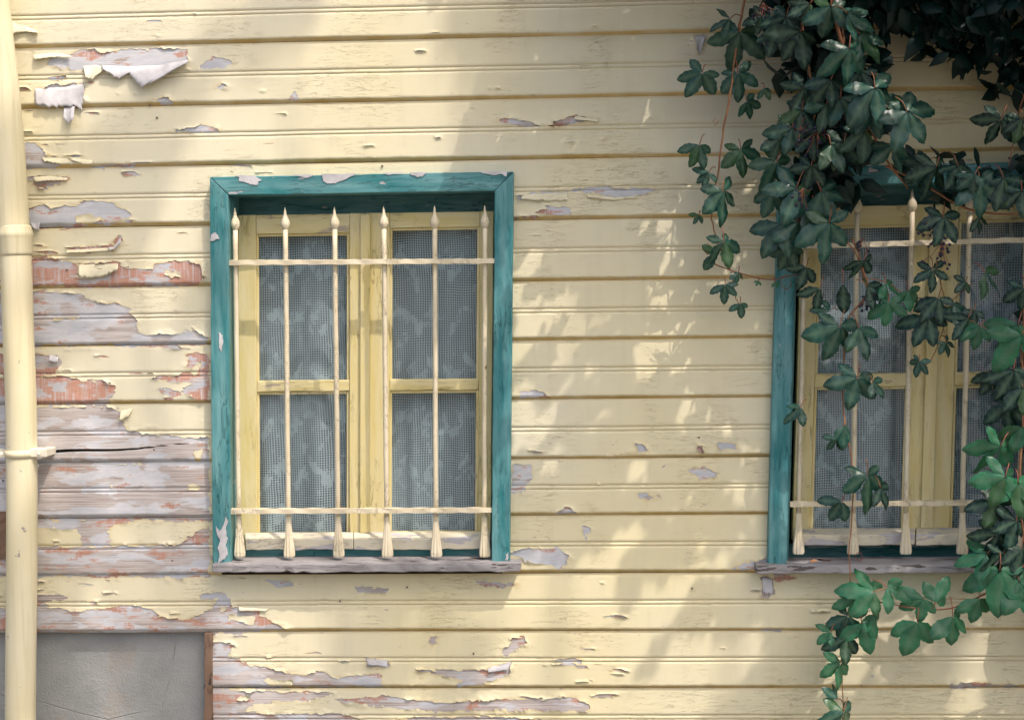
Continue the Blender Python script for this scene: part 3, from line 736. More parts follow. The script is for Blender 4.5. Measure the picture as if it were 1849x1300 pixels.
# ------------------------------------------------------------------ iron grilles
def spear(p, k):
    """leaf-shaped spear head: pos at its base, k metres per photo pixel"""
    prof = [(0, 4.6), (4, 6.0), (8, 8.6), (13, 8.8), (19, 7.0), (24, 4.3), (29, 2.8), (35, 2.0), (41, .5)]
    V, Fc = [], []
    for z, r in prof:
        for q in range(8):
            a = 2 * math.pi * q / 8; rr = r * (1.12 if q in (2, 6) else 1.0) * k
            V.append(p + Vector((rr * math.cos(a), .62 * rr * math.sin(a) * (1.25 if q in (2, 6) else .7), z * k)))
    for i in range(len(prof) - 1):
        for q in range(8):
            q2 = (q + 1) % 8; Fc.append((i * 8 + q, i * 8 + q2, i * 8 + 8 + q2, i * 8 + 8 + q))
    Fc.append(tuple(range(8))[::-1]); Fc.append(tuple(len(V) - 8 + q for q in range(8)))
    return V, Fc
def foot(p, k, ln):
    """fluted flaring foot hanging from p"""
    V, Fc = [], []; N = 20
    prof = [(0, 5.0), (.25, 5.6), (.5, 7.4), (.72, 9.4), (.88, 10.6), (.96, 10.7), (1.0, 9.4)]
    for z, r in prof:
        for q in range(N):
            a = 2 * math.pi * q / N; fl = 1.0 - (.24 * z ** .5 if q % 2 else 0)
            V.append(p + Vector((r * k * math.cos(a) * (1 if abs(math.cos(a)) > .9 else fl), .55 * r * k * math.sin(a) * fl, -z * ln)))
    for i in range(len(prof) - 1):
        for q in range(N):
            q2 = (q + 1) % N; Fc.append((i * N + q, i * N + 8 * 0 + q2, (i + 1) * N + q2, (i + 1) * N + q)[::-1])
    Fc.append(tuple(range(N))); Fc.append(tuple(len(V) - N + q for q in range(N))[::-1])
    return V, Fc
def grille(lab, bars, spear_y, tip_y, foot_y, foot_t, rods, ends, YB, pt):
    root = empty('window_grille', at(.5 * (bars[0][0] + bars[-1][0]), foot_y, YB)); tag(root, lab, 'window grille')
    for xt, xb in bars:
        def X(y): return xt + (xb - xt) * (y - tip_y(xt)) / (foot_y - tip_y(xt))
        ty = tip_y(xt); k = .00178
        base = at(X(ty + 41), ty + 41, YB); ft = at(X(foot_t), foot_t, YB); fb = at(X(foot_y), foot_y, YB)
        path = [base.lerp(ft, t / 14) + Vector((rnd.uniform(-.0007, .0007), 0, 0)) for t in range(15)]
        V, Fc = tube(path, .0083, 8); b = mesh('bar', V, Fc, M['iron'], root, True)
        V, Fc = spear(base - Vector((0, 0, .001)), k); mesh('spear_tip', V, Fc, M['iron'], b, True)
        V, Fc = foot(ft + Vector((0, 0, .002)), k, (ft - fb).length); mesh('fluted_foot', V, Fc, M['iron'], b, False)
    for h0, h1 in rods:
        A, B = at(ends[0], h0, YB - .012), at(ends[1], h1, YB - .012)
        n = 90; V, Fc = [], []
        for i in range(n + 1):
            p = A.lerp(B, i / n); tw = .14 * math.sin(i * .7)
            for q in range(4):
                a = math.pi / 4 + q * math.pi / 2 + tw
                V.append(p + Vector((0, .0112 * math.cos(a), .0112 * math.sin(a))))
        for i in range(n):
            for q in range(4):
                q2 = (q + 1) % 4; Fc.append((4 * i + q, 4 * i + q2, 4 * i + 4 + q2, 4 * i + 4 + q))
        Fc += [(3, 2, 1, 0), tuple(4 * n + q for q in range(4))]
        mesh('crossbar', V, Fc, M['iron'], root, False)
grille('cream iron window bars with spear tips, unobstructed, on the left window',
       [(424.5, 432), (515, 521.5), (604, 611), (693, 699), (785, 787), (876, 874.5)], 41, lambda x: 375 - (x - 424) * .008, 1006, 932,
       [(474.5, 471.5), (922.5, 920.5)], (411, 894), -.014, pt1)
grille('cream iron window bars with spear tips, overgrown by the creeper',
       [(1455, 1440), (1549, 1539), (1648, 1634), (1752, 1736), (1856, 1838), (1950, 1930)], 41, lambda x: 346 - (x - 1455) * .02, 1001, 925,
       [(446, 431), (910, 906)], (1426, 1928), -.014, pt2)

# ------------------------------------------------------------------ drainpipe
def lathe_path(path, rad, n=28): return tube(path, rad, n)
dp = empty('drainpipe', (at(39, 1290, -.07).x, -.07, 0)); tag(dp, 'cream painted round drainpipe running down the wall at its edge', 'drainpipe')
YP = -.085; k = .00182
up = smooth_path([at(-16, -160, YP), at(-12, 0, YP), at(4, 150, YP), at(16, 280, YP), at(25, 424, YP)], 8)
V, Fc = lathe_path(up, .0500, 32); mesh('upper_pipe', V, Fc, M['pipe'], dp, True)
lo = smooth_path([at(28, 436, YP), at(33, 600, YP), at(38.5, 760, YP), at(39.5, 1000, YP), at(37.5, 1200, YP), at(36.5, 1330, YP)], 6)
lo.append(Vector((lo[-1].x, YP, .04)))
V, Fc = lathe_path(lo, .0482, 32); mesh('lower_pipe', V, Fc, M['pipe'], dp, True)
ca, cb = at(26, 408, YP), at(29, 462, YP)
cl = [ca.lerp(cb, t) for t in (0, .05, .12, .2, .28, .36, .42, .9, 1)]
V, Fc = lathe_path(cl, [.0505, .0515, .0525, .0545, .0560, .0545, .0525, .0520, .0490], 32); mesh('socket_collar', V, Fc, M['pipe'], dp, True)
br = at(39, 818, YP)
V, Fc = tube([br + Vector((0, 0, -.012)), br + Vector((0, 0, .012))], .0515, 32); mesh('pipe_band', V, Fc, M['pipe'], dp, True)
for s in (1, -1):
    x0, x1 = (53, 84) if s == 1 else (-8, 9)
    o = prism_px('bracket_lug', [(x0, 810), (x1, 810), (x1, 826), (x0, 826)], YP - .030 if s == 1 else YP + .01, YP + .012, M['clip'], dp, .004)
    if s == 1: prism_px('bracket_arm', [(68, 811), (86, 811), (86, 825), (68, 825)], YP + .012, .004, M['clip'], dp, .003)
    V, Fc = tube([at((x0 + x1) / 2 + 2, 818, YP - .036), at((x0 + x1) / 2 + 2, 818, YP - .028)], .005, 10); mesh('bolt', V, Fc, M['clip'], dp, False)

# ------------------------------------------------------------------ big curling flakes of paint
def flake(hinge, free, lift, mat, curl=1.0, steps=6):
    """paint hanging from the hinge line; free edge points, pixel coordinates"""
    n = 30
    def samp(pl, t):
        q = t * (len(pl) - 1); i = min(int(q), len(pl) - 2); f = q - i
        return Vector((pl[i][0] + (pl[i + 1][0] - pl[i][0]) * f, pl[i][1] + (pl[i + 1][1] - pl[i][1]) * f))
    V, Fc = [], []
    rr = random.Random(int(hinge[0][0] * 7 + hinge[0][1])); jag = [rr.gauss(0, .06) + (.16 * rr.random() if i % 3 == 0 else 0) for i in range(n + 1)]
    for j in range(steps + 1):
        t = j / steps
        for i in range(n + 1):
            u = i / n; a, b = samp(hinge, u), samp(free, u); p = a.lerp(b, t * (1 - max(-.12, jag[i]) * t))
            y = -.003 - lift * (math.sin(t * math.pi * .5 * curl)) * (.7 + .3 * math.sin(u * 5 + lift * 99)) - rr.uniform(0, .0012) * t
            V.append(at(p.x, p.y, y))
    for j in range(steps):
        for i in range(n):
            q = j * (n + 1) + i; Fc.append((q, q + 1, q + n + 2, q + n + 1))
    o = mesh('paint_flake', V, Fc, mat, house, True)
    m = o.modifiers.new('thick', 'SOLIDIFY'); m.thickness = .0007
    return o
FL = [([(183,118),(225,121),(290,118),(338,108)], [(186,126),(206,139),(217,144),(232,133),(240,148),(252,159),(270,152),(341,112)], .032, 'primer', 1.2),
 ([(63,160),(110,158),(152,152)], [(64,193),(100,194),(135,193),(148,199),(152,176)], .012, 'primer', 1.0),
 ([(116,193),(135,190)], [(114,214),(124,225),(133,214)], .036, 'primer', .9),
 ([(17,40),(50,48),(68,58)], [(18,62),(45,58),(70,60)], .024, 'paint', 1.0),
 ([(60,100),(95,96),(125,100)], [(62,108),(95,104),(130,104)], .012, 'paint', 1.0),
 ([(150,120),(175,118),(190,124)], [(155,142),(165,145),(186,128)], .016, 'paint', 1.0),
 ([(75,285),(110,284),(168,288)], [(80,292),(112,297),(165,297)], .014, 'paint', 1.0),
 ([(125,283),(145,284),(168,289)], [(130,290),(150,296),(167,296)], .012, 'paint', 1.0),
 ([(60,320),(90,318),(123,322)], [(64,329),(92,326),(120,326)], .009, 'paint', 1.0),
 ([(142,478),(180,477),(213,476)], [(142,499),(160,502),(185,500),(213,487)], .022, 'paint', 1.0),
 ([(195,446),(205,447),(217,430)], [(198,452),(206,450),(219,438)], .018, 'primer', 1.0),
 ([(120,452),(160,450),(205,447)], [(118,457),(160,456),(204,452)], .010, 'paint', 1.0),
 ([(943,352),(990,349),(1025,348)], [(940,360),(990,364),(1025,362)], .012, 'paint', 1.0),
 ([(1060,351),(1110,356),(1150,354)], [(1062,357),(1110,362),(1148,358)], .010, 'paint', 1.0),
 ([(662,1188),(700,1192)], [(664,1200),(698,1203)], .014, 'primer', 1.0),
 ([(55,402),(72,402)], [(60,412),(70,418)], .018, 'primer', 1.0),
 ([(1254,66),(1273,66)], [(1258,90),(1264,100)], .014, 'primer', 1.0),
 ([(1040,210),(1080,216)], [(1035,216),(1080,221)], .010, 'paint', 1.0),
 ([(1376,1042),(1394,1044)], [(1378,1072),(1396,1074)], .002, 'primer', 1.0),
 ([(362,474),(372,474)], [(366,502),(372,502)], .010, 'paint', 1.0),
 ([(218,742),(240,737)], [(216,760),(232,752)], .012, 'paint', 1.0),
 ([(90,640),(105,645)], [(88,652),(104,655)], .014, 'primer', 1.0),
 ([(430,1094),(486,1097)], [(432,1102),(480,1103)], .010, 'paint', 1.0),
 ([(880,1206),(923,1194)], [(882,1214),(916,1210)], .010, 'primer', 1.0)]
for h_, f_, l_, m_, c_ in FL: flake(h_, f_, l_, M[m_], c_)

# nail heads
for x, y in ((1053,497),(1110,602),(1004,602),(283,213),(270,190),(120,488),(171,927),(311,1012),(1262,790),(614,1085),(1555,1237),(855,1180),(735,1060),(1090,605),(690,300),(1250,1062),(5,868),(278,812),(150,828)):
    p = at(x, y, -.0045); V, Fc = tube([p, p + Vector((0, .004, 0))], .0032, 8); mesh('nail', V, Fc, M['nail'], house)

# ------------------------------------------------------------------ creeper
def leaflet_mesh(name, seed, teeth=True):
    """one toothed leaflet, 1 unit long along +X, upper side +Z, folded on its midrib"""
    r = random.Random(seed); V, Fc, rib = [], [], []
    n = 9; wmax = r.uniform(.24, .31); droop = r.uniform(.05, .28); fold = r.uniform(.08, .22); bend = r.uniform(-.08, .08)
    def wd(t): return wmax * (max(t - .04, 0) ** .85 * (1 - t) ** 1.02) / .282 + .004
    cols = (-1, -.55, 0, .55, 1)
    for i in range(n + 1):
        t = i / n
        for c in cols:
            ww = wd(t) * c; x = t
            if abs(c) == 1 and teeth and 1 < i < n: x += .045; ww *= (1.07 if i % 2 else .94)
            z = -droop * t * t - fold * (abs(c) ** 1.4) * wd(t) / .3 * .45 + .035 * math.sin(t * 9 + abs(c) * 2)
            V.append((x, ww + bend * t * t, z)); rib.append(1.0 if c == 0 else (.35 if (i % 2 == 0 and abs(c) < .9) else 0))
    for i in range(n):
        for c in range(4):
            k = i * 5 + c; Fc.append((k, k + 5, k + 6, k + 1))
    me = bpy.data.meshes.new(name); me.from_pydata(V, [], Fc); me.update()
    a = me.attributes.new('rib', 'FLOAT', 'POINT'); a.data.foreach_set('value', rib)
    me.polygons.foreach_set('use_smooth', [True] * len(me.polygons))
    return me
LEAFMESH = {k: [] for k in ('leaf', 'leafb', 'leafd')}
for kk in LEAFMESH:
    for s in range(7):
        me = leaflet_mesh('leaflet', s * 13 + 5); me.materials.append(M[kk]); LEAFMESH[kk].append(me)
PET = {}
def frame(fwd, nrm):
    x = fwd.normalized(); z = (nrm - x * nrm.dot(x)).normalized(); y = z.cross(x)
    return Matrix((x, y, z)).transposed()
def add_leaf(root, px, py, span, Y, ang, kind='leaf', nl=5, seed=0, tilt=None, stem_to=None):
    """five-fingered leaf: its leaflets meet at (px, py); span = width in photo pixels; ang = picture direction of the middle leaflet (0 right, 90 down)"""
    r = random.Random(seed * 31 + int(px) * 3 + int(py))
    c = at(px, py, Y)
    L = span * .00182 * .57
    fwd = Vector((math.cos(math.radians(ang)), r.uniform(-.35, .05), -math.sin(math.radians(ang))))
    nrm = (Vector((.25, -1.0, .55)) if tilt is None else Vector(tilt)) + Vector((r.uniform(-.45, .45), r.uniform(-.1, .3), r.uniform(-.35, .45)))
    B = frame(fwd, nrm)
    # leaf stalk
    st = at(*stem_to, Y + .03) if stem_to else c - (B @ Vector((L * r.uniform(.3, .5), 0, -L * .2))) + Vector((0, .03, 0))
    mid = (st + c) * .5 + Vector((0, -.008, .008))
    V, Fc = tube(smooth_path([st, mid, c], 3), .0016, 5)
    lf = mesh('leaf', V, Fc, M['red'] if r.random() < .6 else M['stem'], root, True)
    angs = {5: (0, 56, -56, 116, -116), 4: (0, 46, -50, 98), 3: (0, 62, -62), 2: (10, -60), 1: (0,)}[nl]
    szs = {5: (1, .92, .92, .66, .66), 4: (1, .92, .92, .66), 3: (1, .85, .85), 2: (1, .8), 1: (1,)}[nl]
    for a, s in zip(angs, szs):
        me = r.choice(LEAFMESH[kind]); a2 = math.radians(a + r.uniform(-9, 9)); s2 = L * s * r.uniform(.9, 1.1)
        q = B @ Matrix.Rotation(a2, 3, 'Z') @ Matrix.Rotation(r.uniform(.0, .42), 3, 'Y') @ Matrix.Rotation(r.uniform(-.35, .35), 3, 'X')
        # gravity: the tips droop
        o = bpy.data.objects.new('leaflet', me); C.objects.link(o); o.parent = lf; o.matrix_parent_inverse = parent_inv(lf)
        o.matrix_basis = Matrix.Translation(c + q @ Vector((.02 * L, 0, 0))) @ q.to_4x4() @ Matrix.Diagonal((s2, s2, s2, 1))
    return lf
def vine(label, group='strands of creeper hanging down the wall'):
    o = empty('creeper_strand', (0, 0, 0)); tag(o, label, 'vine', group); return o
def stem(root, pts, r0, r1, mat='stem', name='stem'):
    P = smooth_path([at(x, y, Y) for x, y, Y in pts], 5)
    rr = random.Random(len(P)); P = [p + Vector((rr.uniform(-.002, .002), rr.uniform(-.002, .002), 0)) for p in P]
    V, Fc = tube(P, [r0 + (r1 - r0) * i / (len(P) - 1) for i in range(len(P))], 6); return mesh(name, V, Fc, M[mat], root, True)
def berries(root, px, py, Y, n, spread, seed):
    r = random.Random(seed); c = at(px, py, Y)
    V, Fc = [], []; BV, BF = [], []
    for i in range(n):
        p = c + Vector((r.gauss(0, spread), r.gauss(0, spread * .5), r.gauss(-spread * .4, spread)))
        v, f = tube([c + Vector((0, 0, spread * 1.3)), (c + p) * .5 + Vector((0, 0, spread * .3)), p], .0009, 4); o = len(V); V += v; Fc += [tuple(q + o for q in g) for g in f]
        rad = r.uniform(.0042, .0056); o = len(BV); NS, NR = 8, 5
        BV.append(p + Vector((0, 0, rad)))
        for a in range(1, NR):
            th = math.pi * a / NR
            for b in range(NS): BV.append(p + Vector((rad * math.sin(th) * math.cos(2 * math.pi * b / NS), rad * math.sin(th) * math.sin(2 * math.pi * b / NS), rad * math.cos(th))))
        BV.append(p - Vector((0, 0, rad))); last = len(BV) - 1
        for b in range(NS):
            b2 = (b + 1) % NS; BF.append((o, o + 1 + b, o + 1 + b2)); BF.append((last, o + 1 + (NR - 2) * NS + b2, o + 1 + (NR - 2) * NS + b))
            for a in range(NR - 2): BF.append((o + 1 + a * NS + b, o + 1 + (a + 1) * NS + b, o + 1 + (a + 1) * NS + b2, o + 1 + a * NS + b2))
    s = mesh('berry_stalk', V, Fc, M['red'], root, True); b = mesh('berries', BV, BF, M['berry'], s, True); b['kind'] = 'stuff'
def tendril(root, px, py, Y, seed, size=14):
    r = random.Random(seed); P = []
    for i in range(26):
        t = i / 25; a = t * 9 + r.random(); q = size * (1 - .6 * t)
        P.append(at(px + q * math.cos(a) * .7 + r.uniform(-1, 1), py + q * math.sin(a) + 10 * t, Y - .02 * t))
    V, Fc = tube(P, .0007, 4); mesh('tendril', V, Fc, M['red'], root, True)

# strand hanging free, between the two windows
vA = vine('thin creeper strand hanging free over the yellow boards between the windows')
stem(vA, [(1362, -120, -.22), (1347, -10, -.20), (1333, 60, -.18), (1322, 150, -.17), (1307, 235, -.16), (1297, 305, -.15), (1288, 370, -.14), (1285, 395, -.14), (1300, 450, -.13), (1320, 490, -.12), (1326, 530, -.12), (1334, 548, -.12)], .0042, .0014)
stem(vA, [(1290, 477, -.13), (1325, 490, -.12), (1385, 505, -.10), (1432, 497, -.09), (1470, 494, -.08)], .0022, .0015, 'red', 'shoot')
for i, a in enumerate([(1335,58,112,-.20,100,'leaf',5),(1318,35,70,-.19,170,'leaf',3),(1268,132,88,-.19,120,'leaf',5),(1332,132,84,-.18,80,'leaf',5),(1348,183,60,-.17,60,'leaf',4),
    (1263,262,78,-.17,110,'leaf',4),(1337,270,80,-.16,75,'leaf',5),(1280,312,54,-.16,150,'leaf',4),(1305,346,100,-.17,80,'leaf',5),(1262,388,34,-.15,120,'leaf',3),
    (1307,436,82,-.16,70,'leaf',5),(1292,458,60,-.16,140,'leaf',2),(1334,492,40,-.13,90,'leaf',3),(1309,514,58,-.14,95,'leaf',4),(1337,548,44,-.13,85,'leaf',3),(1380,160,40,-.2,60,'leaf',3),
    (1375,30,60,-.25,110,'leafd',5),(1400,510,20,-.1,60,'leafb',3),(1370,508,18,-.1,120,'leafb',3)]):
    add_leaf(vA, a[0], a[1], a[2], a[3], a[4], a[5], a[6], i)
tendril(vA, 1278, 445, -.14, 1); tendril(vA, 1420, 505, -.1, 2, 18); tendril(vA, 1292, 215, -.14, 3, 8)
berries(vA, 1383, 70, -.2, 5, .012, 3)

# the thick strand over the corner of the second window
vB = vine('thick leafy creeper strand covering the upper corner of the overgrown window')
stem(vB, [(1480, -160, -.34), (1500, -10, -.32), (1528, 110, -.30), (1545, 175, -.28), (1575, 240, -.27), (1600, 290, -.25), (1640, 340, -.22)], .0065, .003)
stem(vB, [(1515, -60, -.30), (1530, 130, -.28), (1552, 185, -.27), (1570, 250, -.25)], .004, .0025)
stem(vB, [(1440, -80, -.26), (1450, 60, -.25), (1470, 180, -.24), (1468, 270, -.22), (1480, 330, -.2), (1495, 400, -.18), (1540, 450, -.16), (1560, 500, -.15)], .0045, .002)
LB = [(1500,12,92,-.40,100,'leaf',5),(1462,8,70,-.36,150,'leafd',4),(1533,88,112,-.44,80,'leaf',5),(1580,160,120,-.46,70,'leaf',5),(1552,62,90,-.4,40,'leaf',4),(1638,202,118,-.45,45,'leaf',5),(1604,188,90,-.42,10,'leaf',4),
 (1575,196,86,-.38,120,'leaf',4),(1517,178,84,-.34,110,'leaf',5),(1478,128,92,-.30,110,'leafd',5),(1445,58,104,-.30,130,'leafd',5),(1420,32,88,-.28,120,'leafd',5),(1455,96,90,-.27,90,'leafd',5),
 (1492,190,80,-.32,100,'leaf',5),(1448,200,92,-.28,110,'leafd',5),(1430,232,82,-.26,110,'leaf',5),(1408,250,76,-.24,100,'leaf',4),(1402,292,92,-.22,110,'leaf',5),(1500,262,88,-.34,60,'leaf',4),(1524,258,90,-.33,100,'leafd',5),
 (1560,238,86,-.36,80,'leaf',5),(1545,292,96,-.32,100,'leafd',5),(1396,345,80,-.2,110,'leaf',4),(1438,340,118,-.25,110,'leaf',5),(1482,345,96,-.24,60,'leaf',4),(1497,402,118,-.24,95,'leaf',5),(1410,405,110,-.2,120,'leaf',4),
 (1440,402,92,-.2,95,'leaf',5),(1424,446,72,-.17,110,'leaf',4),(1456,482,72,-.16,110,'leafd',3),(1512,486,76,-.18,90,'leafd',3),(1466,372,84,-.22,100,'leaf',5),(1470,240,80,-.27,140,'leafd',5),(1585,282,88,-.30,110,'leafd',5),(1612,262,92,-.32,70,'leaf',5),
 (1465,300,80,-.25,110,'leafd',5),(1520,320,86,-.26,100,'leafd',5),(1452,160,76,-.28,120,'leafd',5),(1555,130,70,-.36,100,'leafd',4),(1420,120,64,-.24,110,'leafd',4),(1400,60,70,-.26,110,'leafd',4),
 (1530,25,80,-.42,20,'leaf',4),(1480,55,80,-.36,80,'leafd',4),(1500,145,84,-.36,120,'leafd',4)]
LB = [a for i, a in enumerate(LB) if not (a[5] == 'leafd' and i % 3 == 0)]
for i, a in enumerate(LB): add_leaf(vB, *a[:3], a[3], a[4], a[5], a[6], 100 + i)
for i, (x, y) in enumerate(((1495, 208), (1520, 205), (1445, 245), (1378, 20), (1475, 250), (1450, 355))): berries(vB, x, y, -.30, 11, .018, 20 + i)

# strand lying over the head of the second window
vC = vine('dark creeper strand lying across the head of the overgrown window')
stem(vC, [(1600, 300, -.24), (1670, 335, -.23), (1740, 375, -.22), (1812, 387, -.2), (1900, 380, -.2)], .004, .003)
stem(vC, [(1849, 170, -.2), (1835, 225, -.18), (1822, 300, -.17)], .003, .0015)
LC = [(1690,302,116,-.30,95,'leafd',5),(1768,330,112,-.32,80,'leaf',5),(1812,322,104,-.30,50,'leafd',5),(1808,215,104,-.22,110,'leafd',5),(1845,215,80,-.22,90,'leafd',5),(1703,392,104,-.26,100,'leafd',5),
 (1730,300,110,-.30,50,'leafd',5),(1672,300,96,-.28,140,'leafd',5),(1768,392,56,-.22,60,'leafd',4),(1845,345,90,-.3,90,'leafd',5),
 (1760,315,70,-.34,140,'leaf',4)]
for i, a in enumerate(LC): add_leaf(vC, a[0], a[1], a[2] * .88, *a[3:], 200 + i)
for i, (x, y) in enumerate(((1695, 430), (1680, 410), (1700, 455))): berries(vC, x, y, -.25, 13, .022, 40 + i)

# the long strand down the middle of the second window
vD = vine('long creeper strand trailing down in front of the overgrown window bars')
stem(vD, [(1540, 430, -.16), (1560, 490, -.16), (1565, 530, -.15), (1530, 580, -.15), (1524, 650, -.15), (1521, 700, -.15), (1527, 770, -.15), (1541, 850, -.15), (1540, 905, -.14), (1534, 1000, -.16), (1535, 1080, -.16), (1526, 1130, -.15), (1521, 1200, -.14), (1522, 1290, -.14), (1522, 1360, -.14)], .0032, .0016)
stem(vD, [(1555, 500, -.15), (1600, 510, -.15), (1634, 533, -.14), (1675, 540, -.14), (1712, 545, -.14), (1755, 512, -.14)], .002, .0014)
stem(vD, [(1690, 470, -.2), (1700, 520, -.16), (1708, 560, -.15), (1702, 600, -.15), (1680, 650, -.14), (1662, 665, -.14)], .0022, .0012)
LD = [(1522,512,92,-.2,95,'leafd',1),(1480,520,80,-.17,105,'leafd',2),(1516,590,118,-.21,100,'leaf',5),(1550,592,96,-.20,60,'leaf',3),(1604,546,80,-.18,95,'leafb',5),(1600,512,64,-.17,60,'leafb',4),(1548,682,98,-.20,100,'leaf',5),
 (1576,690,60,-.2,40,'leaf',3),(1446,735,72,-.16,150,'leaf',3),(1524,770,70,-.2,80,'leaf',4),(1510,792,52,-.18,120,'leaf',3),(1566,858,104,-.2,80,'leaf',5),(1590,880,70,-.19,50,'leafd',3),(1520,905,82,-.18,130,'leaf',3),(1684,486,76,-.2,85,'leafd',5),
 (1694,538,84,-.2,120,'leafd',4),(1676,572,104,-.18,120,'leafd',4),(1720,552,70,-.18,30,'leaf',5),(1708,618,46,-.17,60,'leaf',5),(1660,652,46,-.17,120,'leaf',5),(1778,492,86,-.2,30,'leaf',3),(1744,508,44,-.17,140,'leafd',3),(1565,518,80,-.18,20,'leafd',4),
 (1640,525,60,-.16,80,'leafb',4),(1500,560,60,-.16,200,'leaf',2),(1560,470,70,-.18,100,'leafd',4)]
for i, a in enumerate(LD): add_leaf(vD, *a, 300 + i)
berries(vD, 1562, 545, -.17, 13, .016, 60); berries(vD, 1558, 440, -.18, 7, .014, 61); berries(vD, 1590, 540, -.16, 6, .012, 62)
tendril(vD, 1552, 1000, -.15, 9, 12)

# lower end of that trailing strand and the low branch
vE = vine('bright green low creeper branch reaching sideways below the overgrown window sill')
stem(vE, [(1900, 990, -.26), (1850, 1020, -.24), (1800, 1060, -.22), (1740, 1090, -.21), (1700, 1100, -.2), (1640, 1096, -.2), (1580, 1086, -.19), (1552, 1100, -.19)], .0032, .0016, 'red')
LE = [(1532,1112,92,-.19,110,'leaf',5),(1578,1068,112,-.22,200,'leafb',5),(1602,1060,86,-.22,10,'leafb',3),(1556,1125,90,-.21,80,'leafb',4),(1518,1196,84,-.18,90,'leafb',5),(1523,1284,104,-.19,95,'leaf',5),(1656,1122,104,-.22,100,'leafb',3),
 (1690,1088,80,-.22,300,'leafb',3),(1720,1112,100,-.23,80,'leafb',4),(1768,1080,86,-.23,90,'leafb',3),(1805,1030,140,-.26,100,'leafb',5),(1782,1000,96,-.24,170,'leafb',3),(1576,1108,84,-.2,75,'leafb',4),(1500,1140,56,-.18,150,'leafb',3),(1512,1262,60,-.18,240,'leaf',2),
 (1668,1080,84,-.21,150,'leafb',4),(1545,1080,70,-.2,160,'leafb',3),(1528,1150,80,-.19,90,'leafd',4),(1840,1050,110,-.24,60,'leafb',4)]
for i, a in enumerate(LE): add_leaf(vE, *a, 400 + i)

# leaves along the picture's edge
vF = vine('dense creeper strand hanging over the far casement of the overgrown window')
stem(vF, [(1870, 480, -.3), (1850, 560, -.28), (1846, 650, -.26), (1848, 760, -.25), (1840, 860, -.25), (1850, 980, -.24)], .005, .003)
stem(vF, [(1850, 640, -.26), (1805, 605, -.24), (1765, 585, -.22), (1735, 570, -.2)], .002, .0013)
LF_ = [(1838,586,120,-.30,120,'leafb',3),(1845,605,130,-.31,110,'leafb',3),(1770,590,84,-.24,150,'leafb',4),(1748,575,90,-.22,120,'leafd',3),(1830,668,104,-.28,110,'leafd',5),(1796,672,90,-.25,110,'leafd',4),(1806,806,120,-.27,110,'leafb',5),(1846,770,100,-.28,100,'leafb',4),
 (1815,860,120,-.29,105,'leafb',5),(1800,905,104,-.25,110,'leafd',5),(1802,962,104,-.24,110,'leafd',5),(1838,872,110,-.28,80,'leafb',4),(1835,940,104,-.26,90,'leafd',5),(1820,730,96,-.25,90,'leafd',5),(1846,700,96,-.27,80,'leafd',5),
 (1812,1000,96,-.24,90,'leafd',5),(1845,990,100,-.25,90,'leafd',5),(1760,560,50,-.2,100,'leafd',3),(1850,520,90,-.28,90,'leafd',5)]
for i, a in enumerate(LF_): add_leaf(vF, a[0], a[1], a[2] * .9, *a[3:], 500 + i)

# ------------------------------------------------------------------ leaf masses that nobody could count, and the trees that shade the wall
def leaf_cloud(name, P, size, mat, parent, seed, nrm0=(.3, -.8, .6), spread=.8):
    rs = np.random.RandomState(seed); n = len(P)
    base = np.array([(0, 0, 0), (.16, .15, -.03), (.18, 0, .01), (.16, -.15, -.03), (.40, .26, -.07), (.42, 0, .02), (.40, -.26, -.07), (.70, .17, -.14), (.71, 0, -.06), (.70, -.17, -.14), (1.06, 0, -.26)])
    fc = np.array([(0, 2, 1), (0, 3, 2), (1, 2, 5), (1, 5, 4), (2, 3, 6), (2, 6, 5), (4, 5, 8), (4, 8, 7), (5, 6, 9), (5, 9, 8), (7, 8, 10), (8, 9, 10)])
    nr = np.array(nrm0) + rs.normal(0, spread, (n, 3)); nr /= np.linalg.norm(nr, axis=1)[:, None]
    fw = rs.normal(0, .7, (n, 3)) + np.array([0, 0, -.8]); fw -= nr * (fw * nr).sum(1)[:, None]; fw /= np.linalg.norm(fw, axis=1)[:, None]
    sd = np.cross(nr, fw); s = size * rs.uniform(.7, 1.3, n)
    P = P - fw * (s * .5)[:, None]
    V = P[:, None, :] + s[:, None, None] * (base[None, :, 0:1] * fw[:, None] + base[None, :, 1:2] * sd[:, None] + base[None, :, 2:3] * nr[:, None])
    V = V.reshape(-1, 3); Fc = (fc[None] + len(base) * np.arange(n)[:, None, None]).reshape(-1, 3)
    me = bpy.data.meshes.new(name); me.vertices.add(len(V)); me.vertices.foreach_set('co', V.astype(np.float32).reshape(-1))
    me.loops.add(Fc.size); me.loops.foreach_set('vertex_index', Fc.astype(np.int32).reshape(-1))
    me.polygons.add(len(Fc)); me.polygons.foreach_set('loop_start', (np.arange(len(Fc)) * 3).astype(np.int32)); me.polygons.foreach_set('loop_total', np.full(len(Fc), 3, np.int32))
    me.update(calc_edges=True)
    o = link(name, me, mat, parent, True); o['kind'] = 'stuff'; return o

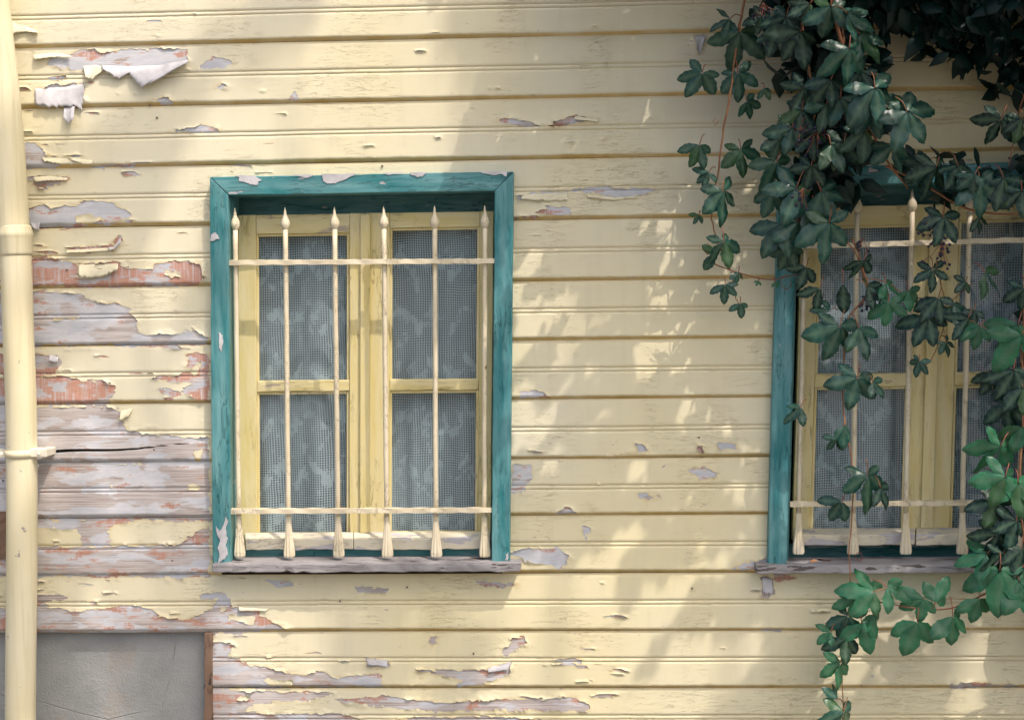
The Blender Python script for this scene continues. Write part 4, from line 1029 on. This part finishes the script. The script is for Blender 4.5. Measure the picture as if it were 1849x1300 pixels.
# gaps in the leaves: where the sun gets through to the wall (photo pixels): streaks (x0, y0, x1, y1, half width) and outlines
GAPS = [(1174,403,1138,441,7),(1205,415,1200,448,21),(1281,414,1279,424,9),(1336,462,1324,474,7),(983,451,958,485,6),(995,445,993,459,5),(949,484,937,496,8),(940,514,936,540,12),(981,533,979,538,8),(1008,530,998,540,9),
 (1035,537,992,595,10),(955,580,950,606,19),(1046,571,1043,583,8),(1034,586,1028,600,8),(1073,575,1062,598,11),(1100,574,1093,594,6),(1205,474,1180,500,6),(1158,525,1125,546,6),(1186,505,1180,528,8),(1298,556,1288,586,14),(1170,621,1158,632,9),(1192,621,1178,632,7),
 (1032,620,1001,669,10),(950,622,930,632,10),(1156,672,1140,690,18),(1022,678,1016,700,8),(972,685,950,696,10),(1088,684,1072,700,6),(1306,664,1292,700,6),(1354,668,1342,684,10),(1008,765,961,814,6),(960,803,935,814,9),(1003,806,998,822,7),(994,828,982,864,13),(1000,812,972,875,5),
 (1250,728,1246,740,8),(1267,735,1262,747,6),(1248,753,1234,768,11),(1232,773,1226,782,8),(1318,761,1275,805,9),(1342,782,1332,796,8),(1349,756,1343,764,6),(1150,836,1138,860,14),(1172,862,1126,878,9),(1368,834,1340,856,18),(1380,872,1330,902,20),(1200,640,1190,664,4),(1120,600,1108,624,4),
 (1080,760,1060,800,5),(1072,660,1056,690,4),(1390,560,1380,600,5),(1250,640,1238,676,6),(1110,730,1096,760,5),(860,95,838,175,13),(800,205,770,285,8),(835,205,815,260,5),(1190,75,1182,95,5),(1170,190,1160,215,6),(1182,160,1176,172,5),(780,180,750,240,5),
 (690,600,672,640,10),(694,690,676,720,12),(690,790,668,850,18),(690,870,670,945,20),(655,495,650,540,9),(716,590,710,650,6),(790,640,780,680,8),(882,560,876,640,8),(915,480,905,560,14),(918,640,900,700,9),(915,745,898,800,14),(905,840,896,870,6),
 (1303,508,1303,508,26),(1340,600,1340,600,26),(1404,632,1404,632,26),(1291,394,1291,394,24),(1681,873,1681,873,40),(1600,638,1600,638,22),(1418,690,1408,740,5),(1420,830,1402,880,8),(1412,900,1404,925,7),(1432,640,1424,670,5),(1460,560,1450,620,9),(1740,380,1725,470,20),(1810,390,1790,470,26),(1660,600,1640,680,9),(1690,700,1676,760,10),(1560,720,1545,790,9),
 (1480,460,1470,520,8),(1520,850,1505,880,7),(1610,770,1596,800,8),(1600,870,1580,920,10),(1700,860,1690,900,10),(1500,300,1490,340,16),(1440,470,1430,500,12),(1360,330,1350,360,12),(1250,330,1244,350,8)]
LITPTS = [(1500,12,-.40,34),(1533,88,-.44,40),(1580,160,-.46,40),(1638,202,-.45,42),(1305,346,-.17,34),(1307,436,-.16,30),(1768,330,-.32,34),(1838,590,-.30,44),(1806,806,-.27,40),(1815,860,-.29,40),(1500,262,-.34,24),(1438,340,-.25,24),(1337,270,-.16,24),(1332,132,-.18,20),(1268,132,-.19,16),(1708,618,-.17,20),(1720,552,-.18,18),(1778,492,-.20,20),(1604,188,-.42,24),(1578,1068,-.22,30),(1556,1125,-.21,26)]
GAPPOLY = [[(1270,503),(1268,534),(1258,565),(1240,608),(1171,610),(1195,586),(1168,597),(1175,571),(1172,546),(1208,523),(1238,507)],
 [(920,720),(1006,720),(999,752),(978,777),(961,791),(920,803)], [(1545,372),(1705,366),(1705,515),(1545,520)]]
def in_gap(x, y, m=7):
    global GAPS, LITPTS
    if LITPTS:
        q = [at(a, b, Y) for a, b, Y, r in LITPTS]; gx, gy = shadow_px(q)
        GAPS = GAPS + [(gx[i], gy[i], gx[i], gy[i], LITPTS[i][3]) for i in range(len(q))]; LITPTS = []
    """true where a leaf's shadow would fall in one of the sunlit gaps"""
    out = np.zeros(x.shape, bool); wob = (fbm(x / 26, y / 26, 91, 2) - .5) * 22
    for x0, y0, x1, y1, hw in GAPS:
        ex, ey = x1 - x0, y1 - y0; t = np.clip(((x - x0) * ex + (y - y0) * ey) / (ex * ex + ey * ey + 1e-9), 0, 1)
        out |= np.hypot(x - x0 - t * ex, y - y0 - t * ey) + wob * min(1, hw / 14) < hw * 1.02 + m
    for q in GAPPOLY: out |= sdpoly(np.array(q, float), x, y) + wob < m
    return out
def photo_px(P):
    """photo pixels of world points"""
    d = (np.asarray(P) - np.array(CAM)) @ np.array(ROT)
    return IW / 2 + F * d[:, 0] / d[:, 1], IH / 2 - F * d[:, 2] / d[:, 1]
def shadow_px(P):
    """photo pixels where the shadows of points P fall on the wall"""
    P = np.asarray(P); S = np.array(SUN); return photo_px(P - S[None] * (P[:, 1] / S[1])[:, None])
# shade maps: digits say how much of the sun is kept off (0 none, 9 all), one digit for each 100 photo pixels
NEAR = ["00000003999999999999",
        "00000000999999999999",
        "00000000999999999999",
        "00000002999999999999",
        "00000013999999999999",
        "00000002799999999999",
        "00000001599999999999",
        "00000000499999999999",
        "00000000399999999999",
        "00000000277411399999",
        "00000000010000599985",
        "00000000000000664432",
        "00000000000000653221",
        "00000000000000642111"]
SHADE = [[(1188,985),(1167,1036),(1163,1078),(1138,1108),(1121,1129),(1112,1099),(1104,1044),(1125,1002)],
 [(1252,1040),(1231,1099),(1205,1129),(1214,1158),(1188,1213),(1146,1247),(1125,1264),(1138,1213),(1167,1162),(1205,1141)],
 [(1256,1044),(1420,1044),(1420,1099),(1357,1137),(1323,1179),(1311,1213),(1315,1162),(1294,1141),(1231,1141),(1205,1129)],
 [(1430,1130),(1357,1213),(1273,1297),(1230,1360),(1430,1360)],
 [(1309,875),(1238,937),(1208,968),(1165,1029),(1121,1029),(1161,968),(1208,928),(1285,875)],
 [(1115,921),(1121,955),(1085,971),(1072,968),(1097,931)], [(1078,965),(1060,1000),(1048,1050),(1040,1048),(1052,1000),(1068,968)],
 [(1388,960),(1340,975),(1315,992),(1278,992),(1220,1002),(1217,1026),(1263,1014),(1300,995),(1330,1030),(1388,1030)],
 [(1290,930),(1270,1000),(1262,1000),(1280,930)], [(1230,950),(1250,1000),(1240,1002),(1222,955)]]
def shade_at(x, y):
    g = np.array([[int(c) for c in r] for r in NEAR], float) / 9
    v = g[np.clip(y / 100, 0, 13).astype(int), np.clip(x / 100, 0, 19).astype(int)]
    for q in SHADE: v = np.where(sdpoly(np.array(q, float), x, y) < -14, 1.0, v)
    return v
rs = np.random.RandomState(5)
# dense creeper over the upper corner, hanging in front of the wall and on above the frame
pts = []
while len(pts) < 6500:
    x, y = rs.uniform(1380, 2250), rs.uniform(-520, 190)
    edge = np.interp(x, [1380, 1450, 1560, 1640, 1760, 1849, 2250], [-40, 10, 25, 90, 150, 190, 200])
    if y > edge + rs.normal(0, 22): continue
    Y = -rs.uniform(.06, .30 + 1.1 * min(1, max(0, (edge - y) / 320)))
    p = at(x, y, 0); pts.append((p.x, Y, p.z))
for _ in range(420):
    t = rs.uniform(0, 1); y = -30 + 400 * t; x = np.interp(y, [-30, 120, 250, 370], [1470, 1490, 1500, 1490]) + rs.normal(0, 1) * np.interp(y, [-30, 250, 370], [50, 38, 34])
    if y > 260 and x > 1560: continue
    p = at(x, y, 0); pts.append((p.x, -rs.uniform(.07, .20), p.z))
for _ in range(110):
    x = rs.uniform(1600, 1960); y = 300 + rs.normal(0, 1) * 32 + max(0, (x - 1560)) * .05
    p = at(x, y, 0); pts.append((p.x, -rs.uniform(.08, .2), p.z))
for _ in range(620):
    y = rs.uniform(360, 1130); x = 1915 + rs.normal(0, 1) * (34 + 26 * math.sin(y / 90))
    if x < 1815: continue
    p = at(x, y, 0); pts.append((p.x, -rs.uniform(.08, .2), p.z))
pts = np.array(pts); gx, gy = shadow_px(pts); vx, vy = photo_px(pts)
pts = pts[~((in_gap(gx, gy, 10) | ((shade_at(gx, gy) < .7) & (gy > 0))) & ((vy < -20) | (gx < 1420)))]
gx, gy = shadow_px(pts); pts = pts[sdpoly(np.array(GAPPOLY[2], float), gx, gy) > 14]
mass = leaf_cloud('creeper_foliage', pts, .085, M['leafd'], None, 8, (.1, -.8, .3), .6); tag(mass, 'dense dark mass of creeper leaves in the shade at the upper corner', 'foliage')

FAR = ["22235200222222222222",
       "11134210000000000000",
       "11332221000000000000",
       "44433200000000000000",
       "55442000000000000000",
       "54430000000000000000",
       "43110000000000000000",
       "10000000000000000000",
       "02200000000000000000",
       "12310000000000000000",
       "22210110000000000000",
       "33221121000000000022",
       "33222232200000000033",
       "33222232200000000033"]
def scatter(mp, n, Lr, seed, clump, gaps):
    rs = np.random.RandomState(seed); g = np.array([[int(c) for c in r] for r in mp], float) / 9
    x = rs.uniform(-100, 2150, n); y = rs.uniform(-150, 1430, n)
    gx = np.clip(x / 100 - .5, 0, g.shape[1] - 1.001); gy = np.clip(y / 100 - .5, 0, g.shape[0] - 1.001)
    ix, iy = gx.astype(int), gy.astype(int); fx, fy = gx - ix, gy - iy
    d = (g[iy, ix] * (1 - fx) + g[iy, ix + 1] * fx) * (1 - fy) + (g[iy + 1, ix] * (1 - fx) + g[iy + 1, ix + 1] * fx) * fy
    # streaky clumps, drawn out along the sun's slope on the wall
    u = (x * .88 + y * .48) / clump; v = (-x * .48 + y * .88) / (clump * 2.6)
    c = fbm(u, v, seed, 2)
    keep = c < np.interp(d, [0, .12, .5, .8, .95], [.0, .28, .48, .62, 1.1])
    if gaps:
        for q in SHADE: keep |= sdpoly(np.array(q, float), x, y) < -9
        keep &= ~in_gap(x, y)
    x, y = x[keep], y[keep]
    L = rs.uniform(Lr[0], Lr[1], len(x)) if len(Lr) == 2 else np.maximum(Lr[0], (y + 90) * .00182 / .79 * .85) + rs.uniform(0, Lr[1], len(x))
    P = np.array([at(a, b, 0) for a, b in zip(x, y)]); return P + np.array(SUN)[None] * L[:, None]
over = empty('overhanging_creeper', (1.2, -.1, 4.2)); tag(over, 'creeper spray reaching out from the eaves above the picture, with an added side thicket, both shading the wall', 'vine')
PT = np.stack([rs.uniform(1.62, 3.1, 6000), -rs.uniform(.06, .62, 6000), rs.uniform(.5, 4.3, 6000)], -1)  # unseen thicket beside the view, added to keep skylight off the second window
PT = PT[PT[:, 0] - 1.62 > -PT[:, 1] * .45 * rs.uniform(.2, 1, 6000)]; vx, vy = photo_px(PT); PT = PT[vx > 1875]
tx, ty = shadow_px(PT); inside = (tx > -50) & (tx < 1900) & (ty > -50) & (ty < 1350)
PT = PT[~inside | ((shade_at(tx, ty + 40) > .95) & (shade_at(tx - 40, ty) > .95) & ~in_gap(tx, ty, 16))]
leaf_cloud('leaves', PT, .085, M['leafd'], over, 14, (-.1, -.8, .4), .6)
PN = scatter(NEAR, 34000, (.80, .30, 0), 3, 62, True)
leaf_cloud('leaves', PN, .050, M['leaf'], over, 4, tuple(SUN), .45)
for i in range(9):
    a = Vector((1.0 + i * .28, -.05, 4.4)); b = Vector(PN[(i * 397) % len(PN)])
    V, Fc = tube(smooth_path([a, a.lerp(b, .4) + Vector((0, -.2, .25)), b], 6), [.012 - .0005 * k for k in range(13)], 6); mesh('stem', V, Fc, M['stem'], over, True)
tree = empty('shade_tree', (6.2, -7.0, 0)); tag(tree, 'street tree standing outside the picture, its crown softly shading the wall', 'tree')
PF = scatter(FAR, 5200, (8.0, 11.5), 11, 120, False)
leaf_cloud('crown', PF, .16, M['treeleaf'], tree, 6, tuple(SUN), .5)
V, Fc = tube(smooth_path([(6.2, -7.0, 0), (6.1, -6.9, 2.5), (5.6, -6.4, 5.2), (4.8, -5.6, 7.6), (4.2, -5.0, 9.4)], 6), [.24 - .008 * k for k in range(25)], 14); mesh('trunk', V, Fc, M['bark'], tree, True)
for i in range(14):
    b = Vector(PF[(i * 613) % len(PF)]); a = Vector((5.2, -6.0, 6.4)).lerp(Vector((4.2, -5.0, 9.2)), (i % 5) / 5)
    V, Fc = tube(smooth_path([a, a.lerp(b, .5) + Vector((0, 0, .3)), b], 5), [.05 - .004 * k for k in range(11)], 7); mesh('limb', V, Fc, M['bark'], tree, True)

# ------------------------------------------------------------------ dry leaves on the sills
def dryleaf(px, py, Y, ang, size, lab):
    me = leaflet_mesh('dry_leaf', int(px)); me.materials.append(M['dry']); o = bpy.data.objects.new('dry_leaf', me); C.objects.link(o)
    p = at(px, py, Y); o.location = p; o.scale = (size, size * 1.3, size * 1.5); o.rotation_euler = (.5, -.15, ang); tag(o, lab, 'leaf', 'fallen leaves on the sills')
dryleaf(778, 1017, -.03, .3, .034, 'dry orange leaf lying on the sill of the fully visible window')
dryleaf(838, 1013, .0, 2.0, .02, 'tiny dry leaf beside the larger orange one on the sill')
dryleaf(1462, 1014, -.03, .5, .05, 'curled brown leaf on the sill of the overgrown window, by the teal frame')
dryleaf(1500, 1012, -.01, 2.4, .05, 'dark dead leaf further along the overgrown window sill')
